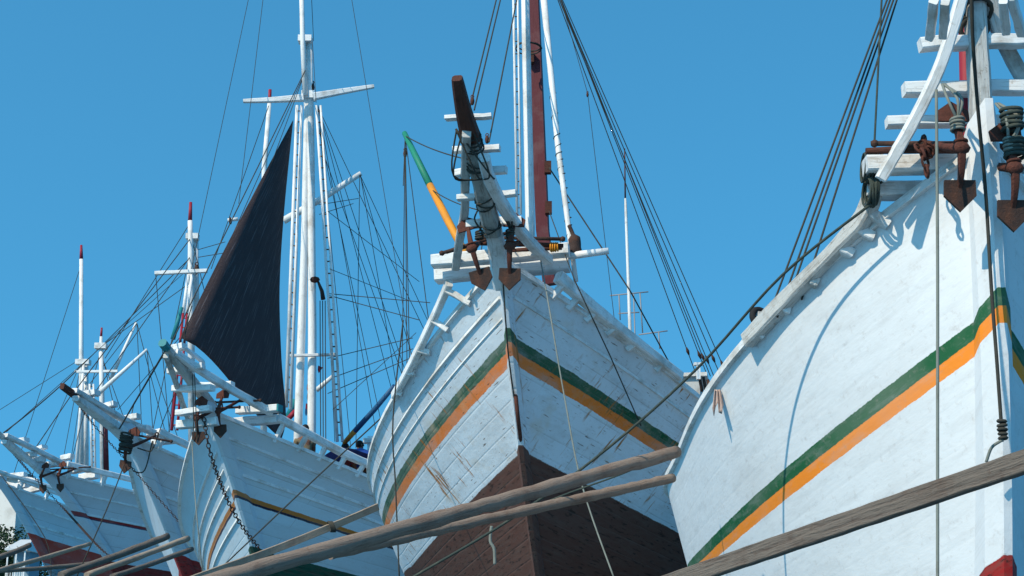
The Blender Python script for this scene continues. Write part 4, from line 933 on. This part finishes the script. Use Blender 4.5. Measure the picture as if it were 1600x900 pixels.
yp = 118; pv = empty('balcony_house', (at(30,860,yp).x, yp, .35)); tag(pv, 'pale roofed house with open balconies in the lower left corner', 'building')
xa = at(12,850,yp).x; xb = at(47,850,yp).x; zr = at(20,842,yp).z; xm = (xa+xb)/2
MB().box((xm, yp+2.3, (zr-.8+.35)/2), (xb-xa-.5, 2.6, zr-1.2)).build('wall', mat('blue_grey_wall', (.16,.26,.33), .7, coords='Object'), pv)
MB().add([(xa,yp-.6,zr-.75),(xb,yp-.6,zr-.75),(xb-.4,yp+1.8,zr+.1),(xa+.4,yp+1.8,zr+.1),(xa,yp+4.2,zr-.75),(xb,yp+4.2,zr-.75),(xa,yp-.6,zr-.9),(xb,yp-.6,zr-.9),(xa,yp+4.2,zr-.9),(xb,yp+4.2,zr-.9)], [[0,1,2,3],[3,2,5,4],[6,7,1,0],[9,8,4,5],[6,8,9,7],[6,0,3,4,8],[1,7,9,5,2]]).build('roof', M['roofpale'], pv)
for lv in range(3):
    zf = zr-2.9-lv*2.4
    MB().box((xm, yp+.3, zf), (xb-xa-.2, 1.6, .15)).build('balcony_floor', M['plaster'], pv); rl = MB(); rl.box((xm, yp-.42, zf+.85), (xb-xa-.2,.06,.07))
    for k in range(9): rl.box((xa+.15+k*(xb-xa-.3)/8, yp-.42, zf+.45), (.04,.04,.8))
    rl.build('railing', M['white'], pv)
    for k in range(3): MB().box((xa+.2+k*(xb-xa-.4)/2, yp-.4, zf+1.2), (.1,.1,2.3)).build('column', M['white'], pv)
def tree(x, y, h, w_, label):
    r = empty('broadleaf_tree', (x, y, .35)); tag(r, label, 'tree', 'trees on the far shore')
    t = MB(); t.tube([(x,y,.3),(x+.2,y,h*.3),(x,y,h*.7)], [.3,.22,.1], 7)
    for k in range(5): a = k*1.26; t.tube([(x,y,h*.3+k*.5), (x+math.cos(a)*w_*.5, y+math.sin(a)*w_*.5, h*.55+k*.4)], [.13,.04], 5)
    t.build('trunk', M['bark'], r); c = MB()
    cl = [(Vector((random.gauss(0,1)*w_*.35, random.gauss(0,1)*w_*.35, h*.62+random.gauss(0,1)*h*.16)), random.uniform(.7,1.5)) for _ in range(40)]
    for q, rr in cl:
        for _ in range(150):
            d = Vector((random.gauss(0,1),random.gauss(0,1),random.gauss(0,1))).normalized()*rr*random.uniform(.6,1.05)
            p = Vector((x,y,0))+q+d; a = Vector((random.gauss(0,1),random.gauss(0,1),random.gauss(0,1))).normalized(); b_ = a.cross(Vector((random.gauss(0,1),random.gauss(0,1),random.gauss(0,1)))).normalized(); s = .16
            c.add([p-a*s, p+b_*s*.6, p+a*s, p-b_*s*.6], [[0,1,2,3]])
    c.build('crown', M['leaf'], r)
for px, py, y, w_, lab in ((0,812,140,5.5,'dark tree just in front of the white building at the left edge'), (26,826,146,4.2,'dark tree behind the pale roofed balcony house'), (-25,815,136,4.5,'dark tree cut off by the left edge of the picture'), (52,842,150,4,'dark tree showing right of the balcony house')):
    P_ = at(px, py, y); tree(P_.x, y, P_.z, w_, lab)
